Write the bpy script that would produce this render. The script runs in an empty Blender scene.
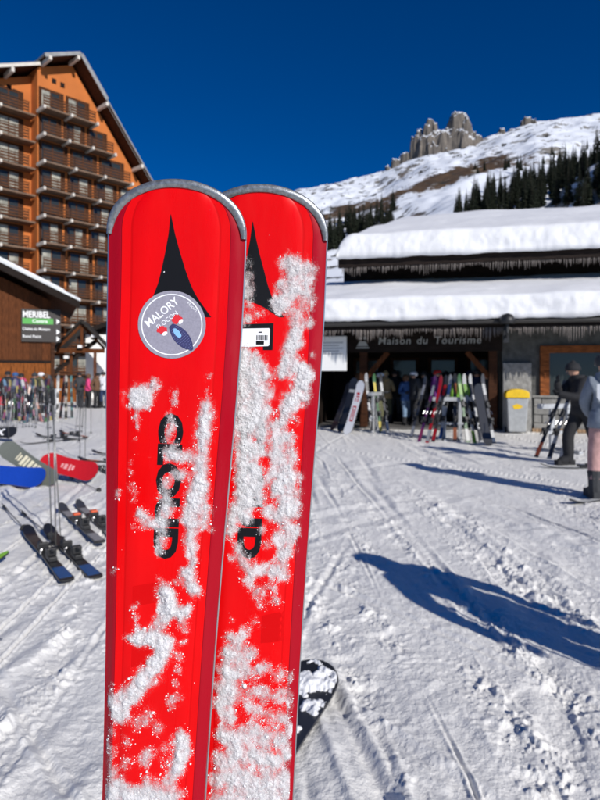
import bpy, bmesh, math, random
import numpy as np
from mathutils import Vector, Matrix
R = math.radians
random.seed(7)
scene = bpy.context.scene
COL = scene.collection

# ------------------------------------------------------------------ camera
F, CX, CY, H = 590.0, 300.0, 375.0, 1.6      # focal length in photo pixels, principal column, horizon row, eye height
cam_d = bpy.data.cameras.new('camera')
cam = bpy.data.objects.new('camera', cam_d); COL.objects.link(cam)
cam.location = (0, 0, H); cam.rotation_euler = (R(90), 0, 0)
cam_d.sensor_fit = 'VERTICAL'; cam_d.sensor_height = 36.0
cam_d.lens = 36.0 * F / 800.0
cam_d.shift_y = -(400.0 - CY) / 800.0
cam_d.clip_start = 0.05; cam_d.clip_end = 6000
cam_d.dof.use_dof = True; cam_d.dof.focus_distance = 0.49
cam_d.dof.aperture_fstop = cam_d.lens / 1.75       # a phone's pupil, about 2 mm
scene.camera = cam

# ------------------------------------------------------------------ sky, sun, exposure
SUN_EL = 27.0
SDX, SDY = -0.565, 0.825                      # horizontal direction in which shadows fall
world = bpy.data.worlds.new('World'); scene.world = world; world.use_nodes = True
wn = world.node_tree.nodes; wl = world.node_tree.links
bg = wn['Background']
sky = wn.new('ShaderNodeTexSky'); sky.sky_type = 'NISHITA'; sky.sun_disc = False
sky.sun_elevation = R(SUN_EL); sky.sun_rotation = math.atan2(-SDX, -SDY)
sky.altitude = 2600; sky.air_density = 0.75; sky.dust_density = 0.0; sky.ozone_density = 5.0
hs = wn.new('ShaderNodeHueSaturation'); hs.inputs['Saturation'].default_value = 1.32; hs.inputs['Value'].default_value = 1.02
hs.inputs['Hue'].default_value = 0.509
wl.new(sky.outputs[0], hs.inputs['Color']); wl.new(hs.outputs[0], bg.inputs[0]); bg.inputs[1].default_value = 0.085
sun_d = bpy.data.lights.new('sun', 'SUN'); sun_d.energy = 4.4; sun_d.angle = R(0.53); sun_d.color = (1.0, 0.965, 0.915)
sun = bpy.data.objects.new('sun', sun_d); COL.objects.link(sun)
ce = math.cos(R(SUN_EL)); hn = math.hypot(SDX, SDY)
sun.rotation_euler = Vector((SDX / hn * ce, SDY / hn * ce, -math.sin(R(SUN_EL)))).to_track_quat('-Z', 'Y').to_euler()
sun.location = (6, -8, 12)
vs = scene.view_settings
vs.view_transform = 'Standard'; vs.look = 'None'; vs.exposure = 0.0; vs.gamma = 1.0; vs.use_curve_mapping = False

# ------------------------------------------------------------------ small maths
def P(u, v, Y): return Vector(((u - CX) / F * Y, Y, H - (v - CY) / F * Y))
def G(u, v):
    Y = H * F / (v - CY); return Vector(((u - CX) / F * Y, Y, 0.0))

def _hash(ix, iy, seed):
    h = (ix.astype(np.int64) * 374761393 + iy.astype(np.int64) * 668265263 + seed * 974634777) & 0x7fffffff
    h = ((h ^ (h >> 13)) * 1274126177) & 0x7fffffff
    return ((h ^ (h >> 16)) & 0xffff) / 65535.0
def vnoise(x, y, seed=0):
    x = np.asarray(x, float); y = np.asarray(y, float)
    ix = np.floor(x); iy = np.floor(y); fx = x - ix; fy = y - iy
    fx = fx * fx * (3 - 2 * fx); fy = fy * fy * (3 - 2 * fy)
    a = _hash(ix, iy, seed); b = _hash(ix + 1, iy, seed); c = _hash(ix, iy + 1, seed); d = _hash(ix + 1, iy + 1, seed)
    return (a + (b - a) * fx) * (1 - fy) + (c + (d - c) * fx) * fy
def fbm(x, y, seed=0, o=4, g=0.5):
    s = 0; a = 1; n = 0
    c, q = math.cos(.6), math.sin(.6)
    for i in range(o):
        s = s + a * vnoise(x, y, seed + i * 17); n += a; a *= g
        x, y = (c * x - q * y) * 2.03 + 5.3, (q * x + c * y) * 2.03 + 1.7
    return s / n
def sstep(a, b, x):
    t = np.clip((x - a) / (b - a), 0, 1); return t * t * (3 - 2 * t)

# ------------------------------------------------------------------ materials
MATS = {}
def mat(name, col, rough=0.6, metal=0.0, noise=None, bump=None, spec=None, coat=0.0, coords='Object', emit=None):
    """noise = (scale, amount, [second colour]); bump = (scale, strength, distance)"""
    if name in MATS: return MATS[name]
    m = bpy.data.materials.new(name); m.use_nodes = True
    n = m.node_tree.nodes; l = m.node_tree.links; b = n['Principled BSDF']
    b.inputs['Base Color'].default_value = (*col, 1); b.inputs['Roughness'].default_value = rough
    b.inputs['Metallic'].default_value = metal
    if spec is not None: b.inputs['Specular IOR Level'].default_value = spec
    if coat: b.inputs['Coat Weight'].default_value = coat; b.inputs['Coat Roughness'].default_value = 0.08
    tc = n.new('ShaderNodeTexCoord')
    if noise:
        t = n.new('ShaderNodeTexNoise'); t.inputs['Scale'].default_value = noise[0]; t.inputs['Detail'].default_value = 6
        l.new(tc.outputs[coords], t.inputs['Vector'])
        r = n.new('ShaderNodeValToRGB'); k = noise[1]
        c2 = noise[2] if len(noise) > 2 else tuple(min(1, c * (1 + k)) for c in col)
        c1 = col if len(noise) > 2 else tuple(c * (1 - k) for c in col)
        r.color_ramp.elements[0].position = 0.3; r.color_ramp.elements[1].position = 0.7
        r.color_ramp.elements[0].color = (*c1, 1); r.color_ramp.elements[1].color = (*c2, 1)
        l.new(t.outputs['Fac'], r.inputs[0]); l.new(r.outputs[0], b.inputs['Base Color'])
    if bump:
        t = n.new('ShaderNodeTexNoise'); t.inputs['Scale'].default_value = bump[0]; t.inputs['Detail'].default_value = 8
        l.new(tc.outputs[coords], t.inputs['Vector'])
        bp = n.new('ShaderNodeBump'); bp.inputs['Strength'].default_value = bump[1]; bp.inputs['Distance'].default_value = bump[2]
        l.new(t.outputs['Fac'], bp.inputs['Height']); l.new(bp.outputs[0], b.inputs['Normal'])
    MATS[name] = m
    return m
def wood(name, col, scale=(2, 2, 14), k=0.45, axis=None):
    """wood grain stretched along one axis"""
    if name in MATS: return MATS[name]
    m = mat(name, col, 0.75, spec=.15)
    n = m.node_tree.nodes; l = m.node_tree.links; b = n['Principled BSDF']
    tc = n.new('ShaderNodeTexCoord'); mp = n.new('ShaderNodeMapping'); mp.inputs['Scale'].default_value = scale
    t = n.new('ShaderNodeTexNoise'); t.inputs['Scale'].default_value = 3; t.inputs['Detail'].default_value = 8
    r = n.new('ShaderNodeValToRGB')
    r.color_ramp.elements[0].position = .3; r.color_ramp.elements[1].position = .7
    r.color_ramp.elements[0].color = (*[c * (1 - k) for c in col], 1); r.color_ramp.elements[1].color = (*[c * (1 + k) for c in col], 1)
    l.new(tc.outputs['Object'], mp.inputs[0]); l.new(mp.outputs[0], t.inputs['Vector']); l.new(t.outputs['Fac'], r.inputs[0])
    l.new(r.outputs[0], b.inputs['Base Color'])
    bp = n.new('ShaderNodeBump'); bp.inputs['Strength'].default_value = .4; bp.inputs['Distance'].default_value = .01
    l.new(t.outputs['Fac'], bp.inputs['Height']); l.new(bp.outputs[0], b.inputs['Normal'])
    return m

def snow_mat(name, col, b1, b2, rough=.55, sss=0.0):
    m = mat(name, col, rough, spec=.3)
    n = m.node_tree.nodes; l = m.node_tree.links; b = n['Principled BSDF']
    tc = n['Texture Coordinate']
    prev = None
    for sc, st, di in (b1, b2):
        t = n.new('ShaderNodeTexNoise'); t.inputs['Scale'].default_value = sc; t.inputs['Detail'].default_value = 7
        t.inputs['Roughness'].default_value = .62
        l.new(tc.outputs['Object'], t.inputs['Vector'])
        bp = n.new('ShaderNodeBump'); bp.inputs['Strength'].default_value = st; bp.inputs['Distance'].default_value = di
        l.new(t.outputs['Fac'], bp.inputs['Height'])
        if prev: l.new(prev.outputs[0], bp.inputs['Normal'])
        prev = bp
    l.new(prev.outputs[0], b.inputs['Normal'])
    if sss:
        b.inputs['Subsurface Weight'].default_value = sss
        b.inputs['Subsurface Radius'].default_value = (1, .9, .8); b.inputs['Subsurface Scale'].default_value = .0015
    return m
M_GROUND = snow_mat('trodden_snow', (.885, .865, .825), (9, .5, .03), (75, .7, .010))
M_ROOFSNOW = snow_mat('roof_snow', (.80, .80, .81), (2.2, .25, .05), (16, .35, .02))
M_SKISNOW = snow_mat('clinging_snow', (.82, .80, .80), (650, .75, .0020), (2200, .6, .0008), .5)
def thin_cover(m):
    # thin crust lets the ski show between its crystals: fewer crystals where the layer is thin
    n = m.node_tree.nodes; l = m.node_tree.links; b = n['Principled BSDF']; tc = n['Texture Coordinate']
    a = n.new('ShaderNodeAttribute'); a.attribute_name = 'cover'
    t = n.new('ShaderNodeTexNoise'); t.inputs['Scale'].default_value = 1100; t.inputs['Detail'].default_value = 5; l.new(tc.outputs['Object'], t.inputs['Vector'])
    q = n.new('ShaderNodeMath'); q.operation = 'MULTIPLY_ADD'; q.inputs[1].default_value = .90; q.inputs[2].default_value = .12; l.new(a.outputs['Fac'], q.inputs[0])
    w = n.new('ShaderNodeMath'); w.operation = 'SUBTRACT'; l.new(q.outputs[0], w.inputs[0]); l.new(t.outputs['Fac'], w.inputs[1])
    k = n.new('ShaderNodeMapRange'); k.inputs['From Min'].default_value = -.42; k.inputs['From Max'].default_value = .48; k.inputs['To Min'].default_value = .03; l.new(w.outputs[0], k.inputs['Value'])
    l.new(k.outputs[0], b.inputs['Alpha'])
    r = n.new('ShaderNodeValToRGB'); r.color_ramp.elements[0].position = .05; r.color_ramp.elements[1].position = .42
    r.color_ramp.elements[0].color = (.80, .50, .49, 1); r.color_ramp.elements[1].color = (.84, .82, .82, 1)      # red glows through thin wet crust
    l.new(a.outputs['Fac'], r.inputs[0]); l.new(r.outputs[0], b.inputs['Base Color'])
thin_cover(M_SKISNOW)
M_FROST = mat('powder_frost', (.80, .76, .76), .6, spec=.2)
def frost_alpha(m):
    n = m.node_tree.nodes; l = m.node_tree.links; b = n['Principled BSDF']; tc = n['Texture Coordinate']
    a = n.new('ShaderNodeAttribute'); a.attribute_name = 'cover'
    t = n.new('ShaderNodeTexNoise'); t.inputs['Scale'].default_value = 1300; t.inputs['Detail'].default_value = 6; t.inputs['Roughness'].default_value = .7; l.new(tc.outputs['Object'], t.inputs['Vector'])
    q = n.new('ShaderNodeMath'); q.operation = 'SUBTRACT'; q.inputs[1].default_value = .5; l.new(t.outputs['Fac'], q.inputs[0])
    w = n.new('ShaderNodeMath'); w.operation = 'MULTIPLY_ADD'; w.inputs[1].default_value = 2.2; l.new(q.outputs[0], w.inputs[0]); l.new(a.outputs['Fac'], w.inputs[2])
    k = n.new('ShaderNodeMapRange'); k.inputs['From Min'].default_value = .30; k.inputs['From Max'].default_value = .90; k.inputs['To Max'].default_value = .85; l.new(w.outputs[0], k.inputs['Value'])
    l.new(k.outputs[0], b.inputs['Alpha'])
frost_alpha(M_FROST)
M_GRAIN = mat('snow_grain', (.86, .86, .86), .35)

# ------------------------------------------------------------------ mesh helpers
class MB:
    def __init__(s): s.v = []; s.f = []; s.m = []
    def add(s, vs, fs, mi=0):
        o = len(s.v); s.v += [tuple(v) for v in vs]; s.f += [tuple(i + o for i in f) for f in fs]; s.m += [mi] * len(fs); return s
    def box(s, x0, x1, y0, y1, z0, z1, mi=0):
        return s.add([(x0, y0, z0), (x1, y0, z0), (x1, y1, z0), (x0, y1, z0), (x0, y0, z1), (x1, y0, z1), (x1, y1, z1), (x0, y1, z1)],
                     [(0, 3, 2, 1), (4, 5, 6, 7), (0, 1, 5, 4), (1, 2, 6, 5), (2, 3, 7, 6), (3, 0, 4, 7)], mi)
    def tube(s, pts, rs, n=8, mi=0, cap=True):
        pts = [Vector(p) for p in pts]
        if not isinstance(rs, (list, tuple)): rs = [rs] * len(pts)
        vs = []; fs = []
        for i, p in enumerate(pts):
            d = (pts[min(i + 1, len(pts) - 1)] - pts[max(i - 1, 0)]).normalized()
            a = Vector((0, 0, 1)) if abs(d.z) < .9 else Vector((1, 0, 0))
            x = d.cross(a).normalized(); y = d.cross(x)
            for k in range(n):
                t = 2 * math.pi * k / n; vs.append(p + (x * math.cos(t) + y * math.sin(t)) * rs[i])
        for i in range(len(pts) - 1):
            for k in range(n):
                a = i * n + k; b = i * n + (k + 1) % n; fs.append((a, b, b + n, a + n))
        if cap: fs += [tuple(range(n - 1, -1, -1)), tuple(range((len(pts) - 1) * n, len(pts) * n))]
        return s.add(vs, fs, mi)
    def beam(s, p0, p1, w, h, mi=0):
        p0 = Vector(p0); p1 = Vector(p1); d = (p1 - p0).normalized()
        a = Vector((0, 0, 1)) if abs(d.z) < .95 else Vector((0, 1, 0))
        x = d.cross(a).normalized() * (w / 2); y = x.cross(d).normalized() * (h / 2)
        vs = [p + i * x + j * y for p in (p0, p1) for i, j in ((-1, -1), (1, -1), (1, 1), (-1, 1))]
        return s.add(vs, [(0, 1, 2, 3), (7, 6, 5, 4), (0, 4, 5, 1), (1, 5, 6, 2), (2, 6, 7, 3), (3, 7, 4, 0)], mi)
    def prism(s, poly, y0, y1, mi=0):
        """polygon in (x,z) extruded along y"""
        n = len(poly)
        vs = [(x, y0, z) for x, z in poly] + [(x, y1, z) for x, z in poly]
        fs = [tuple(range(n)), tuple(range(2 * n - 1, n - 1, -1))] + [(i, i + n, (i + 1) % n + n, (i + 1) % n) for i in range(n)]
        return s.add(vs, fs, mi)
    def rev(s, prof, n=14, c=(0, 0, 0), sx=1, sy=1, mi=0):
        """profile [(r,z)] revolved about z"""
        vs = []; fs = []
        for r, z in prof:
            for k in range(n):
                t = 2 * math.pi * k / n; vs.append((c[0] + r * sx * math.cos(t), c[1] + r * sy * math.sin(t), c[2] + z))
        for i in range(len(prof) - 1):
            for k in range(n):
                a = i * n + k; b = i * n + (k + 1) % n; fs.append((a, b, b + n, a + n))
        return s.add(vs, fs, mi)
    def mesh(s, name):
        me = bpy.data.meshes.new(name); me.from_pydata(s.v, [], s.f); me.update(); return me
    def build(s, name, mats, parent=None, smooth=False, bevel=0, fix=True):
        me = s.mesh(name)
        if fix:
            bm = bmesh.new(); bm.from_mesh(me); bmesh.ops.recalc_face_normals(bm, faces=bm.faces); bm.to_mesh(me); bm.free()
        for m in (mats if isinstance(mats, (list, tuple)) else [mats]): me.materials.append(m)
        me.polygons.foreach_set('material_index', s.m)
        if smooth: me.polygons.foreach_set('use_smooth', [True] * len(me.polygons))
        return link(name, me, parent, bevel)
def link(name, me, parent=None, bevel=0):
    o = bpy.data.objects.new(name, me); COL.objects.link(o)
    if parent: o.parent = parent
    if bevel:
        b = o.modifiers.new('bevel', 'BEVEL'); b.width = bevel; b.segments = 2; b.limit_method = 'ANGLE'
    return o
def tag(o, label=None, cat=None, group=None, kind=None):
    if label: o['label'] = label
    if cat: o['category'] = cat
    if group: o['group'] = group
    if kind: o['kind'] = kind
    return o
def empty(name, loc=(0, 0, 0), rz=0.0, label=None, cat=None, group=None):
    o = bpy.data.objects.new(name, None); COL.objects.link(o); o.empty_display_size = .1
    o.location = loc; o.rotation_euler = (0, 0, rz)
    return tag(o, label, cat, group)
def copy_tree(o, parent=None):
    c = o.copy(); COL.objects.link(c); c.parent = parent
    for ch in list(o.children): copy_tree(ch, c)
    return c
def grid_mesh(name, X, Y, Z, material, smooth=True, keep=None, flip=False):
    r, c = X.shape
    idx = np.arange(r * c).reshape(r, c)
    q = np.stack([idx[:-1, :-1], idx[:-1, 1:], idx[1:, 1:], idx[1:, :-1]], -1).reshape(-1, 4)
    if flip: q = q[:, ::-1]
    co = np.stack([X, Y, Z], -1).reshape(-1, 3)
    if keep is not None:
        q = q[keep.reshape(-1)]
        used = np.unique(q); mp = -np.ones(r * c, int); mp[used] = np.arange(len(used)); q = mp[q]; co = co[used]
    me = bpy.data.meshes.new(name)
    me.vertices.add(len(co)); me.vertices.foreach_set('co', co.astype(np.float32).ravel())
    me.loops.add(q.size); me.loops.foreach_set('vertex_index', q.astype(np.int32).ravel())
    me.polygons.add(len(q)); me.polygons.foreach_set('loop_start', np.arange(0, q.size, 4, dtype=np.int32))
    me.polygons.foreach_set('loop_total', np.full(len(q), 4, np.int32))
    me.update(calc_edges=True); me.validate()
    if smooth: me.polygons.foreach_set('use_smooth', [True] * len(me.polygons))
    me.materials.append(material)
    return me
def text_mesh(txt, size, bold=0.0, spacing=1.0):
    """returns flat text verts/faces in (x,y), centred"""
    cu = bpy.data.curves.new('t', 'FONT'); cu.body = txt; cu.size = size; cu.offset = bold; cu.space_character = spacing
    cu.align_x = 'CENTER'; cu.align_y = 'CENTER'; cu.resolution_u = 3; cu.fill_mode = 'FRONT'
    o = bpy.data.objects.new('t', cu); me = o.to_mesh()
    vs = [tuple(v.co) for v in me.vertices]; fs = [tuple(p.vertices) for p in me.polygons]
    o.to_mesh_clear(); bpy.data.objects.remove(o); bpy.data.curves.remove(cu)
    return vs, fs

# ================================================================== THE SETTING
# ------------------------------------------------------------------ snow ground
def ground_h(X, Y):
    near = 1.0 / (1.0 + (np.maximum(np.hypot(X, Y), 2) / 14) ** 3)
    h = .05 * (fbm(X * .35, Y * .35, 1, 3) - .5)
    h += .042 * (fbm(X * 2.6 + Y * .5, Y * .9, 11, 4) - .5)
    # ski and snowboard tracks: several families of long grooves with small banks
    for (dx, dy, fr, seed, amp) in ((-.17, .98, 3.3, 21, .020), (-.05, 1.0, 4.4, 31, .015), (-.62, .78, 2.2, 41, .012), (.25, .97, 1.6, 51, .011), (.75, .66, 1.1, 61, .009)):
        n = math.hypot(dx, dy); dx /= n; dy /= n
        s = X * dx + Y * dy; t = X * dy - Y * dx
        t2 = t + .10 * (fbm(s * .35, t * .3, seed, 2) - .5)
        w = fbm(t2 * fr, s * .05, seed + 3, 1)
        line = np.abs(w - .5)
        on = sstep(.45, .62, fbm(s * .25 + 9, t * .5, seed + 5, 2))
        groove = np.exp(-(line / .035) ** 2)
        bank = np.exp(-((line - .085) / .035) ** 2)
        h += on * (-amp * groove + amp * .8 * bank * (.4 + 1.2 * vnoise(s * 9, t * 9, seed + 7)))
    # trampled lumps and boot holes, in drifts
    dens = sstep(.48, .68, fbm(X * 1.9 + 3, Y * .33, 71, 3)) * .7 + .20
    t3 = X + .12 * Y + .10 * (fbm(Y * .6, X * .4, 73, 2) - .5)          # churned strips between the ski tracks
    for tc_, tw_ in ((.62, .09), (.92, .10), (1.27, .13), (1.68, .12), (2.3, .2), (-1.0, .10), (-1.75, .16)):
        dens = dens + .85 * np.exp(-((t3 - tc_) / tw_) ** 2) * sstep(.30, .58, fbm(X * 1.2, Y * .7, 77 + int(tc_ * 10), 2)) * (1 - sstep(6, 11, Y))
    dens = np.clip(dens, 0, 1.1)
    t4 = X * .985 - Y * .17; rid = np.abs(((t4 * 3.4 + .35 * (fbm(X * .8, Y * .5, 79, 3) - .5) * 2) % 1) - .5) * 2
    h = h + .020 * sstep(.35, .98, rid) * sstep(-.5, -1.0, X) * sstep(.35, .6, fbm(X * .7 + 4, Y * .5, 80, 2)) * (1 - sstep(3.6, 5.5, Y))
    wx = X + .05 * (vnoise(X * 6, Y * 6, 75) - .5); wy = Y + .05 * (vnoise(X * 6, Y * 6, 76) - .5)
    l1 = sstep(.56, .78, fbm(wx * 9, wy * 7.5, 81, 3, .55))
    l2 = sstep(.60, .80, fbm(wx * 19, wy * 17, 91, 3, .55))
    l3 = sstep(.58, .75, fbm(wx * 42, wy * 40, 95, 2, .6))
    h += near * dens * (.022 * l1 + .013 * l2 + .007 * l3)
    holes = sstep(.66, .80, vnoise(wx * 4.3, wy * 3.1, 101)) * dens
    h -= .022 * holes * near
    h += .006 * (fbm(X * 30, Y * 30, 111, 2) - .5) * near
    return h
rows = list(np.arange(-5, 1.8, .15))
y = 1.8
while y < 20: rows.append(y); y += max(.008, y * y / 1250.0)
while y < 120: rows.append(y); y *= 1.06
while y < 3500: rows.append(y); y *= 1.5
rows = np.array(rows)
cols = np.concatenate([-np.geomspace(3.2, .62, 26)[:-1], np.linspace(-.62, .62, 720), np.geomspace(.62, 3.2, 26)[1:]])
TT, YY = np.meshgrid(cols, rows)
XX = TT * np.maximum(YY, 2.2) * np.where(np.abs(TT) > .62, 1 + (np.abs(TT) - .62) * 2, 1)
ZZ = ground_h(XX, YY) * (1 - sstep(40, 90, np.abs(YY)))
ZZ = ZZ - np.where(YY > 200, 3.0, 0)
tag(link('snow_ground', grid_mesh('snow_ground', XX, YY, ZZ, M_GROUND)), kind='structure')
def gz(x, y): return float(ground_h(np.array([x]), np.array([y]))[0])

# ------------------------------------------------------------------ mountain
RX = np.array([-3000, -1500, -600, -200, 0, 100, 203, 267, 330, 445, 520, 585, 763, 1000, 1500, 3000.])
RZ = np.array([120, 150, 250, 400, 470, 492, 517, 550, 575, 596, 622, 648, 668, 700, 780, 800.])
def mountain_h(X, Y):
    Xr = X * 1500 / np.maximum(Y, 400) * .75 + X * .25 if False else X + (X * (1500 / np.maximum(Y, 700) - 1)) * .9
    ridge = np.interp(Xr, RX, RZ)
    t = np.clip((Y - 90) / 1410, 0, 1.25)
    z = ridge * np.where(t <= 1, t ** 1.22, 1 - (t - 1) * 1.2)
    n = fbm(X / 220, Y / 260, 3, 5) - .5
    z = z + n * 70 * sstep(150, 900, Y) * (1 - .75 * sstep(1250, 1500, Y))
    z = z + (fbm(X / 40, Y / 40, 9, 4, .6) - .5) * 16 * sstep(150, 700, Y)
    z = z + 34 * np.exp(-((X - 280) / 95) ** 2 - ((Y - 490) / 130) ** 2) + 18 * np.exp(-((X - 130) / 60) ** 2 - ((Y - 400) / 120) ** 2) + 50 * np.exp(-((X - 150) / 34) ** 2 - ((Y - 275) / 55) ** 2)
    z = z - 4 * (1 - sstep(90, 160, Y))
    return z
ys = np.concatenate([np.linspace(70, 700, 110), np.linspace(706, 1850, 190)[0:]])
xs = np.concatenate([np.linspace(-2600, -420, 40)[:-1], np.linspace(-420, 1100, 300), np.linspace(1100, 2800, 30)[1:]])
MX, MY = np.meshgrid(xs, ys)
MZ = mountain_h(MX, MY)
bare = np.exp(-((MX - 262) / 85) ** 2 - ((MY - 960 - (MX - 262) * .9) / 95) ** 2) * .46 + np.exp(-((MX - 75) / 130) ** 2 - ((MY - 800) / 150) ** 2) * .33
bare = bare + .75 * (fbm(MX / 60, MY / 90, 23, 5, .6) - .5) + .55
shrub = fbm(MX / 16, MY / 16, 33, 3, .6)
slope = np.hypot(*np.gradient(MZ, ys, xs))
rockm = sstep(.50, .95, slope + .6 * (fbm(MX / 30, MY / 30, 43, 3) - .5)) * .6
m = bpy.data.materials.new('mountain_cover'); m.use_nodes = True
n = m.node_tree.nodes; l = m.node_tree.links; b = n['Principled BSDF']; b.inputs['Roughness'].default_value = .8
at = n.new('ShaderNodeAttribute'); at.attribute_name = 'cover'
sp = n.new('ShaderNodeSeparateColor'); l.new(at.outputs['Color'], sp.inputs[0])
tc = n.new('ShaderNodeTexCoord')
nz = n.new('ShaderNodeTexNoise'); nz.inputs['Scale'].default_value = .09; nz.inputs['Detail'].default_value = 8; nz.inputs['Roughness'].default_value = .7
l.new(tc.outputs['Object'], nz.inputs['Vector'])
def mth(op, a, b2):
    q = n.new('ShaderNodeMath'); q.operation = op
    for i, s_ in enumerate((a, b2)):
        if isinstance(s_, (int, float)): q.inputs[i].default_value = s_
        else: l.new(s_, q.inputs[i])
    q.use_clamp = False
    return q.outputs[0]
def ramp(src, p0, p1, c0=(0, 0, 0), c1=(1, 1, 1)):
    r = n.new('ShaderNodeValToRGB'); r.color_ramp.elements[0].position = p0; r.color_ramp.elements[1].position = p1
    r.color_ramp.elements[0].color = (*c0, 1); r.color_ramp.elements[1].color = (*c1, 1); l.new(src, r.inputs[0]); return r.outputs[0]
def mixc(f, a, c):
    q = n.new('ShaderNodeMix'); q.data_type = 'RGBA'
    l.new(f, q.inputs['Factor'])
    for nm, s_ in (('A', a), ('B', c)):
        i = [k for k in q.inputs if k.name == nm and k.type == 'RGBA'][0]
        if isinstance(s_, tuple): i.default_value = (*s_, 1)
        else: l.new(s_, i)
    return [k for k in q.outputs if k.type == 'RGBA'][0]
bare_f = ramp(mth('ADD', sp.outputs[0], mth('MULTIPLY', mth('SUBTRACT', nz.outputs['Fac'], .5), .5)), .70, .76)
shr_f = ramp(mth('ADD', sp.outputs[1], mth('MULTIPLY', mth('SUBTRACT', nz.outputs['Fac'], .5), .6)), .66, .73)
rock_f = ramp(mth('ADD', sp.outputs[2], mth('MULTIPLY', mth('SUBTRACT', nz.outputs['Fac'], .5), 1.1)), .46, .56)
brown = ramp(nz.outputs['Fac'], .35, .65, (.05, .028, .012), (.115, .065, .03))
c = mixc(bare_f, (.84, .87, .92), brown)
c = mixc(shr_f, c, (.035, .03, .02))
c = mixc(rock_f, c, ramp(nz.outputs['Fac'], .3, .7, (.09, .085, .08), (.30, .27, .23)))
l.new(c, b.inputs['Base Color'])
me = grid_mesh('mountain', MX, MY, MZ, m)
ca = me.color_attributes.new('cover', 'FLOAT_COLOR', 'POINT')
cc = np.ones((MX.size, 4), np.float32); cc[:, 0] = np.clip(bare, 0, 1).ravel(); cc[:, 1] = shrub.ravel(); cc[:, 2] = rockm.ravel()
ca.data.foreach_set('color', cc.ravel())
tag(link('mountain', me), kind='structure')

# rock spires on the ridge
M_ROCK = bpy.data.materials.new('spire_rock'); M_ROCK.use_nodes = True
n = M_ROCK.node_tree.nodes; l = M_ROCK.node_tree.links; b = n['Principled BSDF']; b.inputs['Roughness'].default_value = .9
tc = n.new('ShaderNodeTexCoord'); mp = n.new('ShaderNodeMapping'); mp.inputs['Scale'].default_value = (.06, .06, .018)
nz = n.new('ShaderNodeTexNoise'); nz.inputs['Scale'].default_value = 1; nz.inputs['Detail'].default_value = 9; nz.inputs['Roughness'].default_value = .7
l.new(tc.outputs['Object'], mp.inputs[0]); l.new(mp.outputs[0], nz.inputs['Vector'])
geo = n.new('ShaderNodeNewGeometry'); sx = n.new('ShaderNodeSeparateXYZ'); l.new(geo.outputs['Normal'], sx.inputs[0])
rk = ramp(nz.outputs['Fac'], .32, .68, (.05, .045, .042), (.20, .17, .14))
sf = ramp(mth('ADD', sx.outputs['Z'], mth('MULTIPLY', mth('SUBTRACT', nz.outputs['Fac'], .5), .9)), .56, .64)
l.new(mixc(sf, rk, (.84, .87, .92)), b.inputs['Base Color'])
gx = np.linspace(215, 640, 300); gy = np.linspace(1425, 1530, 80)
KX, KY = np.meshgrid(gx, gy)
wX = KX + 16 * (fbm(KX / 14, KY / 14, 201, 4, .6) - .5) + 5 * (fbm(KX / 4, KY / 4, 205, 2) - .5); wY = KY + 22 * (fbm(KX / 16 + 9, KY / 16, 202, 4, .6) - .5)
crag = np.full_like(KX, -40.0)
base_z = mountain_h(KX, KY)
for (u, v, w, yy) in ((459, 114, 13.5, 1490), (440, 134, 24, 1496), (456, 132, 20, 1482), (428, 138, 14, 1480), (464, 119, 9, 1478), (452, 124, 7, 1500), (447, 129, 7, 1485), (432, 120, 7.5, 1488), (428, 126, 6, 1480), (438, 131, 7, 1492), (420, 129, 5, 1490), (415, 137, 5, 1484), (424, 139, 8, 1472), (448, 142, 12, 1465), (466, 140, 9, 1462), (472, 132, 5, 1495),
                      (405, 153, 6, 1490), (396, 159, 5, 1488), (387, 166, 5, 1486), (478, 137, 7, 1480), (486, 140, 5, 1478), (497, 134, 4.5, 1496), (502, 129, 5, 1498), (526, 118, 6, 1500), (533, 121, 5, 1496), (512, 129, 4, 1498)):
    sc_ = yy / F; x0 = (u - CX) * sc_; zt = H + (CY - v) * sc_; r_ = w * sc_
    dd_ = np.sqrt(((wX - x0) / r_) ** 2 + ((wY - yy) / (r_ * .9)) ** 2)
    crag = np.maximum(crag, zt + 3 - np.maximum(zt - base_z + 20, 30) * np.clip(dd_, 0, 3) ** 3.6 * .55)
crag = crag + (13 * (fbm(KX / 9, KY / 9, 207, 5, .65) - .5) - 6 * np.abs(fbm(KX / 5, KY / 12, 209, 3, .6) - .5) * 4) * (crag > base_z - 15)
crag = np.where(crag > base_z - 12, crag, base_z - 12)
tag(link('rock_crag', grid_mesh('rock_crag', KX, KY, crag, M_ROCK, smooth=False)), kind='structure')

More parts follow.
